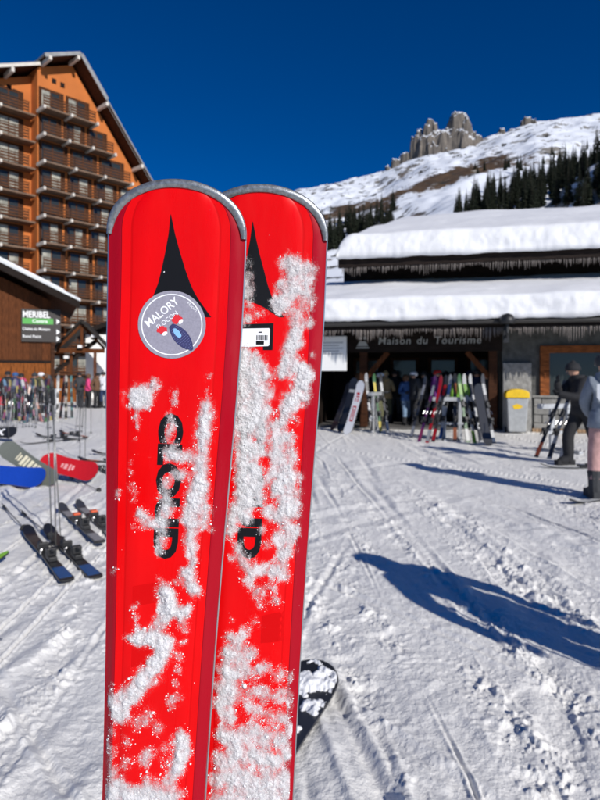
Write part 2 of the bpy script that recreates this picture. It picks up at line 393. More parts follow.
# ------------------------------------------------------------------ conifers
M_NEEDLE = mat('spruce_needles', (.009, .014, .006), .85, noise=(.8, .5, (.024, .033, .012)))
M_BARK = mat('spruce_bark', (.05, .035, .022), .9)
def conifer_meshes(seed, h, r, n=26):
    rnd = random.Random(seed)
    t = MB().tube([(0, 0, -1.5), (0, 0, h * .5), (0, 0, h * .97)], [h * .017, h * .011, .02], 6)
    c = MB()
    for i in range(n):
        f = i / (n - 1); z = h * (.10 + .88 * f)
        rad = r * (1 - f) ** .8 + .18
        k = max(5, int(11 - 5 * f))
        for j in range(k):
            a = 2 * math.pi * (j + rnd.random()) / k; L = rad * rnd.uniform(.62, 1.15); dr = L * rnd.uniform(.25, .5)
            d = Vector((math.cos(a), math.sin(a), 0)); s = Vector((-d.y, d.x, 0)); w = L * rnd.uniform(.18, .30)
            b0 = Vector((0, 0, z + .12)); m1 = d * L * .55 + Vector((0, 0, z - dr * .35)); tip = d * L + Vector((0, 0, z - dr))
            hang = Vector((0, 0, -L * .22))
            c.add([b0, m1 + s * w, tip, m1 - s * w, m1 + hang, m1 + d * L * .2 + s * w * .8 + hang * .8, m1 + d * L * .2 - s * w * .8 + hang * .8],
                  [(0, 1, 2), (0, 2, 3), (1, 5, 2), (3, 2, 6), (0, 4, 2)])
    c.add([(0.15, 0, h * .95), (-.1, .12, h * .95), (-.1, -.12, h * .95), (0, 0, h * 1.03)], [(0, 1, 3), (1, 2, 3), (2, 0, 3)])
    tm = t.mesh('trunk'); tm.materials.append(M_BARK); cm = c.mesh('crown'); cm.materials.append(M_NEEDLE)
    return tm, cm
TREES = [conifer_meshes(s, h, r) for s, h, r in ((1, 20, 3.2), (2, 23, 3.6), (3, 17, 3.0), (4, 21, 2.7))]
def conifer(x, y, sc, k, label, group):
    z = float(mountain_h(np.array([x]), np.array([y]))[0])
    e = empty('conifer_tree', (x, y, z), random.uniform(0, 6.28), label, 'tree', group); e.scale = (sc, sc, sc * random.uniform(.9, 1.15))
    link('trunk', TREES[k][0], e); link('crown', TREES[k][1], e)
def clump(n, u0, u1, Y0, Y1, sc, label, group, edge=None):
    c = 0
    while c < n:
        u = random.uniform(u0, u1); Y = random.uniform(Y0, Y1)
        if edge and not edge(u, Y): continue
        conifer((u - CX) / F * Y, Y, sc * random.uniform(.75, 1.15), random.randrange(4), label, group); c += 1
clump(75, 312, 394, 500, 700, 1.4, 'dark spruce in the wood behind the left end of the snowy roof', 'spruces in the wood behind the left roof end')
clump(200, 456, 612, 400, 680, 1.2, 'dark spruce in the dense wood above the upper snowy roof', 'spruces in the wood above the upper roof', lambda u, Y: Y < 470 + (u - 466) * 1.5 and vnoise(u / 14, Y / 60, 5) > .14)
clump(22, 470, 612, 640, 960, 1.0, 'lone dark spruce scattered on the open snow slope above the wood', 'scattered spruces on the snow slope')
clump(48, 556, 640, 225, 310, 1.0, 'tall dark spruce on the knoll above the far end of the upper roof', 'tall spruces on the knoll')
clump(14, 60, 130, 110, 170, .6, 'dark spruce behind the timber porch beside the orange apartment block', 'spruces behind the timber porch')

# ================================================================== BUILDINGS
M_ORANGE = mat('orange_render', (.50, .145, .028), .85, noise=(.35, .16), bump=(8, .2, .02))
M_TIMBER = wood('brown_timber', (.052, .020, .009), (1, 1, 9))
M_TIMBER2 = wood('red_brown_timber', (.10, .032, .010), (9, 1, 1))
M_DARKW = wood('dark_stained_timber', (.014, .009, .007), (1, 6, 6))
M_ROOFM = mat('grey_metal_roof', (.30, .30, .29), .5, .4, noise=(1.5, .2))
M_BEAMEND = mat('pale_beam_end', (.62, .57, .50), .7, noise=(4, .12))
M_GLASS = mat('window_glass', (.03, .035, .035), .12, spec=.4)
M_CURT = mat('pale_curtain', (.30, .29, .24), .5, noise=(1.6, .5))
M_SOFFIT = wood('brown_soffit', (.07, .026, .012), (6, 1, 1))
M_SLAB = mat('balcony_concrete', (.17, .105, .066), .85, noise=(2, .2))

# ------------------------------------------------------------------ orange apartment block
apt = empty('apartment_block', (-26.7, 60, 0), R(47), 'tall orange apartment block with brown balconies and steep overhanging roof', 'building')
def rz_right(x): return 35.0 - (x - 3.64) * 1.30
def rz_left(x): return 35.0 - (3.64 - x) * .44
WR = 20.5
MB().prism([(0, 0), (WR, 0), (WR, rz_right(WR) - .5), (3.64, 34.5), (0, rz_left(0) - .5)], 0, 12).build('projecting_wall', M_ORANGE, apt)
MB().prism([(-16, 0), (-.003, 0), (-.003, rz_left(0) - .9), (-16, rz_left(-16) - .9)], 1.5, 12).build('recessed_wall', M_ORANGE, apt)
def slab2(x0, z0, x1, z1, t, y0, y1):
    d = Vector((x1 - x0, z1 - z0)).normalized(); nx, nz_ = -d.y * t, d.x * t
    return MB().prism([(x0, z0), (x1, z1), (x1 + nx, z1 + nz_), (x0 + nx, z0 + nz_)], y0, y1)
rf = slab2(3.64, 35.0, 21.5, rz_right(21.5), .12, -1.8, 12.5).build('roof', M_SOFFIT, apt)
slab2(3.64, 35.12, 21.5, rz_right(21.5) + .12, .16, -1.86, 12.6).build('metal_sheet', M_ROOFM, rf)
slab2(3.60, 34.88, 6.5, rz_right(6.5) - .1, .42, -1.95, -1.84).build('fascia', M_ROOFM, rf)
slab2(6.55, rz_right(6.55) - .1, 21.5, rz_right(21.5) - .1, .34, -1.65, -1.62).build('fascia', M_ROOFM, rf)
rl = slab2(.2, rz_left(.2), 3.66, 35.02, .12, -1.8, 12.5).build('roof', M_SOFFIT, apt)
slab2(.0, rz_left(0) + .12, 3.72, 35.14, .17, -1.88, 12.6).build('metal_sheet', M_ROOFM, rl)
slab2(.0, rz_left(0) - .15, 3.66, 34.9, .34, -1.97, -1.90).build('fascia', M_ROOFM, rl)
rr_ = slab2(-17, rz_left(-17) - .35, .15, rz_left(.15) - .35, .12, -.35, 12.4).build('roof', M_SOFFIT, apt)
slab2(-17, rz_left(-17) - .21, .15, rz_left(.15) - .21, .15, -.42, 12.5).build('metal_sheet', M_ROOFM, rr_)
slab2(-17, rz_left(-17) - .45, .15, rz_left(.15) - .45, .26, -.50, -.43).build('fascia', M_BEAMEND, rr_)
for x, zz in ((.45, rz_left(.45) - .05), (3.4, 34.75), (6.6, rz_right(6.6) - .15), (10.9, rz_right(10.9) - .15), (15.4, rz_right(15.4) - .15)):
    MB().box(x - .14, x + .14, -2.05, 0, zz - .42, zz - .05).build('purlin', M_BEAMEND, apt)
for x in (-2.6, -7.5, -12):
    MB().box(x - .14, x + .14, -.55, 1.5, rz_left(x) - .95, rz_left(x) - .5).build('purlin', M_BEAMEND, apt)
def bay(par, x0, x1, z, y, last, rnd):
    """one balcony bay: window, railing, beam end; y is the wall plane"""
    w = x1 - x0
    MB().box(x0 + .12, x1 - .12, y - .05, y + .02, z + .12, z + 2.45).build('timber_infill', M_TIMBER, par)
    wx0 = x0 + .28; wx1 = x1 - .55
    if wx1 - wx0 > .6:
        f = MB()
        for (a, b_, c_, d_) in ((wx0, wx1, z + 2.18, z + 2.28), (wx0, wx1, z + .15, z + .27), (wx0, wx0 + .09, z + .27, z + 2.18), (wx1 - .09, wx1, z + .27, z + 2.18), ((wx0 + wx1) / 2 - .05, (wx0 + wx1) / 2 + .05, z + .27, z + 2.18)):
            f.box(a, b_, y - .13, y - .05, c_, d_)
        wo = f.build('window', M_TIMBER2, par)
        xm = (wx0 + wx1) / 2
        for a, b_ in ((wx0 + .09, xm - .05), (xm + .05, wx1 - .09)):
            MB().box(a, b_, y - .085, y - .055, z + .27, z + 2.18).build('pane', M_CURT if rnd.random() < .45 else M_GLASS, wo)
    r = MB()
    for k in range(3): r.box(x0 + .05, x1 - .05, y - 1.34, y - 1.29, z + .18 + k * .30, z + .36 + k * .30)
    r.box(x0 + .03, x1 - .03, y - 1.38, y - 1.27, z + 1.08, z + 1.15)
    for x in (x0 + .04, (x0 + x1) / 2, x1 - .10): r.box(x, x + .06, y - 1.285, y - 1.24, z + .0, z + 1.08)
    r.build('railing', wood('railing_timber', (.085, .034, .015), (1, 1, 6)), par)
    MB().box(x0 - .11, x0 + .11, y - 1.75, y + .0, z - .34, z - .03).build('beam_end', M_BEAMEND, par)
    if last: MB().box(x1 - .11, x1 + .11, y - 1.75, y, z - .34, z - .03).build('beam_end', M_BEAMEND, par)
rnd = random.Random(3)
for k in range(11):
    z = 28.6 - 2.72 * k
    se = min(6.23 + (31.6 - (z + 1.1)) / 1.3 - 2.0, 20.3)
    nb = max(2, int(round(se / 2.85))); w = se / nb
    b_ = MB().box(-.1, se, -1.4, -.002, z - .17, z).build('balcony', M_SLAB, apt)
    for i in range(nb): bay(b_, i * w, (i + 1) * w, z, 0, i == nb - 1, rnd)
    zl = z - .55
    b_ = MB().box(-15.6, -.12, .1, 1.498, zl - .17, zl).build('balcony', M_SLAB, apt)
    for i in range(4): bay(b_, -13.2 + i * 3.2, -13.2 + (i + 1) * 3.2 - .3, zl, 1.5, False, rnd)
# attic vents
for (x, z, y) in ((1.7, 32.1, 0), (2.6, 32.0, 0), (-2.2, 30.55, 1.5), (-1.6, 30.3, 1.5)):
    MB().box(x - .22, x + .22, y - .06, y + .02, z - .25, z + .25).build('vent', M_DARKW, apt)

# ------------------------------------------------------------------ tourist office with two snowy roofs
SA = R(-13)
off = empty('tourist_office', (.9, 18, 0), SA, 'low dark timber tourist office with two thick snow-covered roofs', 'building')
def off_w(x, y, z=0):
    return Vector((.9 + math.cos(SA) * x - math.sin(SA) * y, 18 + math.sin(SA) * x + math.cos(SA) * y, z))
M_STONE = mat('grey_stone_wall', (.085, .085, .08), .9, noise=(5, .35), bump=(14, .6, .03))
M_STONEB = mat('stone_block', (.22, .215, .20), .9, noise=(7, .3), bump=(20, .5, .02))
M_BLACK = mat('matt_black', (.012, .012, .013), .5)
M_WHITE = mat('white_board', (.78, .78, .76), .6)
M_LETTER = mat('pale_lettering', (.40, .40, .38), .5)
M_ICE = mat('strand_wire', (.17, .145, .13), .5, noise=(6, .3))
M_FRAME = wood('orange_brown_frame', (.20, .062, .018), (2, 2, 8))
XE = 15.0
# walls
MB().box(5.0, XE, .0, 6.0, -.1, 3.55).build('stone_wall', M_STONE, off)
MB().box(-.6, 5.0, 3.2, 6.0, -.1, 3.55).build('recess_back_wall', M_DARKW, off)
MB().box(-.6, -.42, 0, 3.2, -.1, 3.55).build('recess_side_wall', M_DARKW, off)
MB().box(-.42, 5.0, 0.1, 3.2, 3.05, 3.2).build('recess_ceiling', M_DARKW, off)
MB().box(-.42, 5.0, -.05, 3.2, -.05, .06).build('recess_floor', mat('grey_paving', (.10, .095, .09), .9, noise=(3, .3)), off)
for i, x in enumerate((.3, 1.6, 2.9, 4.2)):
    d = MB().box(x, x + 1.0, 3.13, 3.2, .1, 2.2).build('door', M_TIMBER, off)
    MB().box(x + .12, x + .88, 3.09, 3.128, .9, 2.1).build('pane', M_GLASS, d)
# sign beam
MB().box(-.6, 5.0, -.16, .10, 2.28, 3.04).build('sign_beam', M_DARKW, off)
for wd_, xc_ in (('Maison', 1.98), ('du', 2.78), ('Tourisme', 3.78)):
    vs_, fs_ = text_mesh(wd_, .31, .001, 1.1)
    MB().add([(v[0] + xc_ + v[1] * .12, -.172, v[1] + 2.60) for v in vs_], fs_).build('sign_word', M_LETTER, off, fix=False)
e = MB()
e.box(.92, 1.02, -.18, -.163, 2.66, 2.74); e.box(1.06, 1.14, -.18, -.163, 2.66, 2.74); e.prism([(.86, 2.46), (1.2, 2.46), (1.12, 2.60), (.94, 2.60)], -.18, -.163); e.box(.84, 1.22, -.18, -.163, 2.39, 2.43)
e.build('sign_emblem', M_LETTER, off)
# posts and braces
for x in (-.50, 1.05, 4.75):
    p = MB().box(x - .11, x + .11, -.12, .10, .061, 2.278).build('post', M_TIMBER, off)
for x, d in ((1.05, 1), (4.75, -1)):
    MB().beam((x + d * .10, -.01, 1.55), (x + d * .72, -.01, 2.27), .12, .14).build('brace', M_TIMBER2, off)
# white notice panel
pn = MB().box(-.20, .66, -.90, -.85, 1.72, 2.72).build('notice_panel', M_WHITE, off, bevel=.01)
for x in (-.1, .55): MB().box(x - .015, x + .015, -.885, -.865, 2.721, 3.3).build('strap', M_BLACK, pn)
for k in range(5): MB().box(-.1, .56 - .12 * (k % 2), -.904, -.901, 2.52 - k * .08, 2.55 - k * .08).build('printed_line', mat('grey_print', (.35, .35, .36), .7), pn)
# low stone wall blocks at the foot of the wall
rnd = random.Random(5)
for r_ in range(4):
    x = 5.9 - rnd.uniform(0, .3)
    while x < 9.5:
        w = rnd.uniform(.35, .7); d = rnd.uniform(.03, .06)
        MB().box(max(x, 5.86), min(x + w - .02, 9.5), -d, .01, .02 + r_ * .235, .24 + r_ * .235).build('stone', M_STONEB, off, bevel=.012)
        x += w
MB().box(5.80, 9.6, -.10, -.001, .965, 1.03).build('sill', M_STONEB, off)
# pale rough pillar behind the bin
MB().box(5.02, 5.78, -.14, -.001, 0, 1.95).build('pillar', mat('pale_concrete', (.27, .265, .25), .9, noise=(9, .3), bump=(16, .7, .03)), off, bevel=.02)
# window with brown frame
f = MB()
f.box(6.02, 6.26, -.10, -.001, 1.031, 2.42); f.box(6.262, 9.2, -.10, -.001, 2.22, 2.42)
f.box(7.75, 7.95, -.08, -.001, 1.031, 2.218)
f.box(9.202, 9.4, -.10, -.001, 1.031, 2.42)
wd = f.build('window', M_FRAME, off)
for a, b_ in ((6.262, 7.748), (7.952, 9.198)):
    MB().box(a, b_, -.03, -.004, 1.031, 2.218).build('pane', M_GLASS, wd)
# wooden kick strip at base
MB().box(5.8, XE, -.16, -.062, .0, .10).build('kerb_plank', wood('worn_plank', (.30, .20, .12), (8, 1, 1)), off)

def snow_slab(name, par, x0, x1, y0, y1, z0, z1, th, hipl=0.0, nx=300, ny=70, seed=0):
    """thick settled snow lying on a sloping roof from (y0,z0) to (y1,z1), its front lip rounded and lumpy"""
    s = np.linspace(0, 1, nx)
    sl = (z1 - z0) / (y1 - y0)
    sec = []                                   # (y offset, height above the deck line, lip weight)
    for q in np.linspace(0, 1, 16): a = q * math.pi / 2; sec.append((th * .38 * (1 - math.cos(a) ** .7), th * math.sin(a) ** .8, math.cos(a * .8)))
    for q in np.linspace(0, 1, ny)[1:] ** 1.3: sec.append((th * .38 + (y1 - y0 - th * .38) * q, th, .25))
    sy_, sh_, sw_ = (np.array(c)[:, None] for c in zip(*sec))
    T = sy_ / (y1 - y0)
    xl = x0 + hipl * T
    X = xl + (x1 - xl) * s[None]
    ex = np.clip((X - xl) / (th * .7), 0, 1); lx = np.sqrt(np.clip(1 - (1 - ex) ** 2, 0, 1))
    arc = np.concatenate([[0], np.cumsum(np.hypot(np.diff(sy_[:, 0]), np.diff(sh_[:, 0])))])[:, None]
    A = arc + 0 * X
    lum = .16 * (fbm(X * .6, A * .8, seed, 2) - .5) + .06 * (fbm(X * 2.2, A * 2.4, seed + 4, 3) - .5) * (.3 + sw_) + .035 * (fbm(X * 9, A * 7, seed + 6, 3) - .5) * sw_
    Yv = y0 + sy_ - lum * sw_ * 1.3 * sstep(0, .25, sh_ / th) - .02
    Z = z0 + sl * sy_ + sh_ * (.15 + .85 * lx) + lum * (1 - sw_ * .7) * .9
    Z[0] = z0 - .04 - .10 * fbm(X[0] * 1.9, X[0] * 0, seed + 31, 3); Z[1] = Z[1] - .02
    bz = (z0 + sl * sy_[:, 0] - .03)
    X = np.hstack([X[:, :1], X]); Yv = np.hstack([Yv[:, :1], Yv]); Z = np.hstack([bz[:, None], Z])
    bk = Yv[:1] + .5                            # underside
    X = np.vstack([X[:1], X]); Z = np.vstack([np.full_like(Z[:1], z0 + .0), Z]); Yv = np.vstack([bk, Yv])
    return tag(link(name, grid_mesh(name, X, Yv, Z, M_ROOFSNOW), par), kind='stuff')
def deck(x0, x1, y0, y1, z0, z1, t, hipl=0.0):
    return MB().add([(x0, y0, z0), (x1, y0, z0), (x1, y1, z1), (x0 + hipl, y1, z1), (x0, y0, z0 - t), (x1, y0, z0 - t), (x1, y1, z1 - t), (x0 + hipl, y1, z1 - t)],
                    [(0, 1, 2, 3), (7, 6, 5, 4), (0, 4, 5, 1), (1, 5, 6, 2), (2, 6, 7, 3), (3, 7, 4, 0)])
def fringe(par, x0, x1, y, z, step, lmin, lmax, seed):
    rnd = random.Random(seed); x = x0
    shared = []
    for i in range(10):
        L = lmin + (lmax - lmin) * i / 9; r = .013 + .010 * rnd.random()
        q = MB().tube([(0, 0, 0.01), (0, 0, -L * .35), (rnd.uniform(-.008, .008), 0, -L * .7), (0, 0, -L)], [r, r * .8, r * .5, .002], 6).mesh('light_strand')
        q.materials.append(M_ICE); q.polygons.foreach_set('use_smooth', [True] * len(q.polygons)); shared.append(q)
    while x < x1:
        ph = .5 + .5 * math.sin(x * 4.3 + seed) * math.sin(x * 1.7)
        k = int(max(0, min(9, ph * 7 + rnd.uniform(-2, 3))))
        o = link('light_strand', shared[k], par); o.location = (x, y + rnd.uniform(-.02, .02), z)
        x += step * rnd.uniform(.6, 1.5)
# lower roof
lr = deck(-.7, XE, -1.6, 2.2, 3.14, 4.25, .14).build('lower_roof', M_DARKW, off)
MB().box(-.74, XE, -1.68, -1.603, 2.84, 3.15).build('fascia', M_DARKW, lr)
MB().tube([(-.7, -1.76, 2.98), (XE, -1.76, 2.98)], .06, 8).build('gutter', mat('dark_gutter', (.03, .028, .026), .5), lr)
snow_slab('roof_snow', lr, -.72, XE, -1.84, 2.19, 3.15, 4.26, .52, 0, seed=3)
fringe(lr, -.6, 9.5, -1.64, 2.85, .05, .10, .42, 2)
# upper storey and upper roof
MB().box(.1, XE, 2.2, 8, 3.6, 5.3).build('upper_wall', M_DARKW, off)
ur = deck(.2, XE, .75, 6.2, 5.28, 7.3, .16, 1.5).build('upper_roof', M_DARKW, off)
MB().box(.16, XE, .66, .747, 4.98, 5.30).build('fascia', M_DARKW, ur)
MB().beam((.2, .75, 5.12), (1.7, 6.2, 7.14), .08, .3).build('barge_board', M_DARKW, ur)
snow_slab('roof_snow', ur, .14, XE, .50, 6.2, 5.29, 7.31, .66, 1.5, seed=9)
fringe(ur, .3, 9.5, .70, 4.99, .055, .10, .36, 5)
# dark hooded floodlight on the eave
fl = empty('floodlight', off_w(4.93, -1.95, 2.55), SA, 'dark hooded floodlight on a bracket at the edge of the lower snowy roof', 'light')
M_BLACK = mat('matt_black', (.012, .012, .013), .5)
MB().rev([(.02, .62), (.13, .58), (.19, .48), (.20, .36), (.17, .34)], 16).build('lamp_hood', M_BLACK, fl, True)
MB().rev([(.0, .36), (.15, .35), (.15, .40)], 16).build('lens', M_GLASS, fl)
MB().tube([(0, .20, .05), (0, .02, .06), (0, 0, .12), (0, 0, .4)], .04, 8).build('arm', M_BLACK, fl)
MB().box(-.07, .07, .195, .24, -.12, .3).build('bracket', M_BLACK, fl)
# flat-roofed annex showing left of the upper roof
an = empty('annex', off_w(-2.6, 6.5), SA, 'small flat-roofed annex with grey snowy top beside the tourist office', 'building')
MB().box(-3.2, 3.0, 0, 5, 0, 4.2).build('wall', M_TIMBER, an)
MB().box(-3.4, 3.2, -.5, 5.2, 4.2, 4.45).build('roof', mat('grey_fascia', (.35, .36, .37), .7, noise=(2, .2)), an)
o = snow_slab('roof_snow', an, -3.4, 3.2, -.5, 5.2, 4.45, 4.5, .4, 0, 90, 40, 14)

# ------------------------------------------------------------------ timber chalet with the direction sign
CA = R(24)
ch = empty('timber_chalet', (-12.9, 30.6, 0), CA, 'brown timber chalet with direction sign and snow-edged sloping roof', 'building')
def chz(x): return 5.95 - x * .47      # roof rake, x from the right-hand corner of the wall
wall_w = 9
rnd = random.Random(9)
x = -wall_w
MB().prism([(-wall_w, -.2), (0, -.2), (0, chz(0) - .5), (-wall_w, chz(-wall_w) - .5)], .06, 7).build('wall', M_TIMBER, ch)
while x < -.05:            # vertical boards, each its own piece
    w = rnd.uniform(.26, .34); x1 = min(x + w, 0)
    zl = 2.35
    up = MB().prism([(x, zl), (x1 - .015, zl), (x1 - .015, chz(x1) - .52), (x, chz(x) - .52)], rnd.uniform(0, .012), .055)
    up.build('board', M_TIMBER2 if rnd.random() < .6 else wood('mid_brown_timber', (.075, .026, .009), (9, 1, 1)), ch)
    x = x1
x = -wall_w
while x < -.05:
    w = rnd.uniform(.5, .6); x1 = min(x + w, 0)
    MB().box(x, x1 - .02, -.03 + rnd.uniform(0, .012), .055, .05, 2.22).build('lower_panel', wood('honey_timber', (.20, .062, .013), (6, 1, 1)), ch)
    x = x1
MB().box(-wall_w, .02, -.06, .055, 2.225, 2.345).build('rail_board', M_DARKW, ch)
MB().box(-.02, .16, -.10, .12, 0, chz(0) - .45).build('corner_post', M_TIMBER, ch)
rk = MB().prism([(-wall_w - .5, chz(-wall_w - .5)), (1.25, chz(1.25)), (1.25, chz(1.25) - .16), (-wall_w - .5, chz(-wall_w - .5) - .16)], -1.3, 7.4).build('roof', M_SOFFIT, ch)
MB().prism([(-wall_w - .5, chz(-wall_w - .5) - .02), (1.30, chz(1.3) - .02), (1.30, chz(1.3) - .36), (-wall_w - .5, chz(-wall_w - .5) - .36)], -1.38, -1.303).build('fascia', M_DARKW, rk)
MB().prism([(-wall_w - .5, chz(-wall_w - .5) + .14), (1.34, chz(1.34) + .14), (1.34, chz(1.34) + .003), (-wall_w - .5, chz(-wall_w - .5) + .003)], -1.44, 7.5).build('metal_sheet', mat('bright_roof_edge', (.45, .46, .47), .45, .3, noise=(2, .15)), rk)
tag(MB().prism([(-wall_w - .5, chz(-wall_w - .5) + .40), (.5, chz(.5) + .24), (.7, chz(.7) + .145), (-wall_w - .5, chz(-wall_w - .5) + .145)], -1.30, 7.3).build('roof_snow', M_ROOFSNOW, rk, bevel=.06), kind='stuff')
# sign board, hung on the wall
sg = empty('direction_sign', ch.matrix_basis @ Vector((-1.35, -.07, 3.35)), CA, 'dark sign with white resort name over a green band on the chalet wall', 'sign')
M_SIGN = mat('dark_sign_face', (.022, .016, .013), .55); M_GREEN = mat('sign_green', (.07, .36, .055), .5)
MB().box(-.05, 1.80, -.06, 0, -.05, 1.62).build('board', M_SIGN, sg)
MB().box(.0, 1.44, -.066, -.0605, .86, 1.15).build('green_band', M_GREEN, sg)
def sign_text(par, txt, x, z, size, bold, y=-.068, m=M_LETTER, sx=1.0):
    vs_, fs_ = text_mesh(txt, size, bold)
    x0 = min(v[0] for v in vs_)
    MB().add([(x + (v[0] - x0) * sx, y, z + v[1]) for v in vs_], fs_).build('lettering', m, par, fix=False)
M_SIGNW = mat('sign_white', (.85, .85, .84), .5)
sign_text(sg, 'MERIBEL', .02, 1.33, .46, .010, -.064, M_SIGNW, .76)
sign_text(sg, 'Centre', .46, 1.005, .25, .004, -.070, M_SIGNW)
sign_text(sg, 'Chalets du Mottaret'[:18], .0, .60, .21, .002, -.064, M_SIGNW, .78)
sign_text(sg, 'Rond Point', .02, .22, .21, .002, -.064, M_SIGNW, .9)
for z in (1.02, .48, .12):
    MB().prism([(1.60, z - .14), (1.60, z + .14), (1.76, z)], -.07, -.0605).build('arrow', M_SIGNW, sg)

# ------------------------------------------------------------------ timber porch, stair and white house wall behind
pw = empty('white_house', (-13.3, 41, 0), R(18), 'white rendered house wall seen behind the timber porch', 'building')
MB().box(-1.5, 8, 0, 6, 0, 4.4).build('wall', mat('white_render', (.80, .79, .76), .8, noise=(1.2, .08)), pw)
MB().prism([(-2.1, 4.2), (3.3, 6.4), (8.6, 4.2), (8.6, 4.45), (3.3, 6.68), (-2.1, 4.45)], -.8, 6.6).build('roof', M_DARKW, pw)
po = empty('timber_porch', (-14.35, 35.5, 0), R(12), 'brown timber porch with open gable truss and dark shingle roof', 'porch')
po.scale = (.62, .8, .97)
for x in (.9, 3.1):
    MB().box(x - .13, x + .13, -.13, .13, 0, 3.05).build('post', M_TIMBER2, po)
MB().box(-.45, 4.0, -.12, .12, 3.05, 3.3).build('tie_beam', M_TIMBER2, po)
MB().beam((-.35, 0, 3.3), (1.85, 0, 4.75), .2, .2).build('rafter', M_TIMBER2, po)
MB().beam((4.0, 0, 3.3), (1.9, 0, 4.75), .2, .2).build('rafter', M_TIMBER2, po)
MB().box(1.75, 2.0, -.10, .10, 3.302, 4.6).build('king_post', M_TIMBER2, po)
for a, b_ in (((-.75, 3.15), (1.875, 4.98)), ((4.5, 3.15), (1.88, 4.98))):
    d = .14
    MB().prism([(a[0], a[1]), (b_[0], b_[1]), (b_[0], b_[1] + d), (a[0], a[1] + d)], -.5, 3.6).build('roof_slope', wood('dark_shingles', (.035, .030, .026), (5, 5, 1)), po)
MB().beam((-1.1, -.35, 1.55), (3.3, .5, 3.9), .18, .30).build('stair_stringer', M_DARKW, po)
for k in range(7):
    t = (k + .5) / 7
    s_ = MB().box(-1.1 + 4.4 * t - .25, -1.1 + 4.4 * t + .25, -.3, .9, 1.72 + 2.35 * t, 1.80 + 2.35 * t).build('stair_tread', M_DARKW, po)
    if k % 2 == 0: MB().box(-1.1 + 4.4 * t - .22, -1.1 + 4.4 * t + .2, -.34, .8, 1.802 + 2.35 * t, 2.00 + 2.35 * t).build('snow_cap', M_ROOFSNOW, s_, bevel=.05)
MB().box(-.5, 2.3, -.5, .7, 0.0, 1.5).build('timber_hut', wood('honey_timber', (.20, .062, .013)), po)
MB().box(-.65, 2.45, -.65, .85, 1.502, 1.62).build('hut_roof', M_DARKW, po)

# ================================================================== HERO SKIS
SK = .5 / F                         # metres per photo pixel at the front ski
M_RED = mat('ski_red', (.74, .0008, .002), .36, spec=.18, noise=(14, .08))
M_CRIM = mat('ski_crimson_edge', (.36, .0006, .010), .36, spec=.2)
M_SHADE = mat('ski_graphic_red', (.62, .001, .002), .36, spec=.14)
M_INK = mat('ski_black_print', (.008, .008, .010), .45, spec=.15)
M_TIPM = mat('grey_tip_guard', (.30, .31, .32), .38, .7, noise=(300, .35), bump=(500, .3, .0006))
M_BASE = mat('ski_base_black', (.02, .02, .02), .5); M_STEEL = mat('edge_steel', (.55, .55, .56), .3, 1.0)
M_GREYST = mat('sticker_grey', (.30, .285, .345), .5, noise=(600, .12)); M_STW = mat('sticker_white', (.86, .86, .88), .5)
M_NAVY = mat('sticker_navy', (.035, .035, .12), .5); M_LB = mat('sticker_light_blue', (.25, .50, .80), .5); M_STR = mat('sticker_red', (.70, .02, .03), .5)
def wet(m):
    n = m.node_tree.nodes; l = m.node_tree.links; b = n['Principled BSDF']; tc = n['Texture Coordinate']
    mp = n.new('ShaderNodeMapping'); mp.inputs['Scale'].default_value = (60, 60, 9); l.new(tc.outputs['Object'], mp.inputs[0])
    t = n.new('ShaderNodeTexNoise'); t.inputs['Scale'].default_value = 1.0; t.inputs['Detail'].default_value = 7; l.new(mp.outputs[0], t.inputs['Vector'])
    k = n.new('ShaderNodeMapRange'); k.inputs['From Min'].default_value = .35; k.inputs['From Max'].default_value = .65; k.inputs['To Min'].default_value = .16; k.inputs['To Max'].default_value = .52; l.new(t.outputs['Fac'], k.inputs['Value'])
    l.new(k.outputs[0], b.inputs['Roughness'])
    bt = n.new('ShaderNodeTexNoise'); bt.inputs['Scale'].default_value = 1.6; bt.inputs['Detail'].default_value = 5; l.new(mp.outputs[0], bt.inputs['Vector'])
    bp = n.new('ShaderNodeBump'); bp.inputs['Strength'].default_value = .12; bp.inputs['Distance'].default_value = .001; l.new(bt.outputs['Fac'], bp.inputs['Height']); l.new(bp.outputs[0], b.inputs['Normal'])
for m_ in (M_RED, M_CRIM): wet(m_)
TIPL = .042
LSKI = 1.84
HWD = np.linspace(.04, 1.84, 120)
HWV = np.interp(HWD, [.04, .09, .133, .2, .266, .35, .432, .515, .7, .9, 1.3, 1.84], [.0568, .0572, .0565, .0536, .0504, .0467, .0442, .0425, .0392, .0378, .041, .048])
HWV = np.convolve(np.pad(HWV, 4, mode='edge'), np.ones(9) / 9, mode='valid'); HWV[0] = .057
def hw(d):
    d = np.asarray(d, float)
    body = np.interp(d, HWD, HWV)
    tip = .057 * np.sqrt(np.clip(1 - (1 - np.clip(d, 0, TIPL) / TIPL) ** 2.15, 0, 1))
    return np.where(d < TIPL, tip, body)
def thick(d): return .006 + .010 * sstep(.02, .8, np.asarray(d, float)) - .007 * sstep(1.2, 1.8, np.asarray(d, float))
def rock(d): return -.011 * (np.clip(.13 - np.asarray(d, float), 0, 1) / .13) ** 2
BEV = .80                           # share of the half width that is flat top sheet
def front(x, d):
    """height of the top sheet (towards -y) at offset x from the centre line, d below the tip"""
    w = np.maximum(hw(d), 1e-5); q = np.abs(np.asarray(x, float)) / w
    t = thick(d)
    drop = sstep(BEV, 1.0, q) * .55 + np.clip((q - BEV) / (1 - BEV), 0, 1) * .25
    inner = .0007 * sstep(.60, .64, q)
    return rock(d) - t + drop * t * .55 + inner
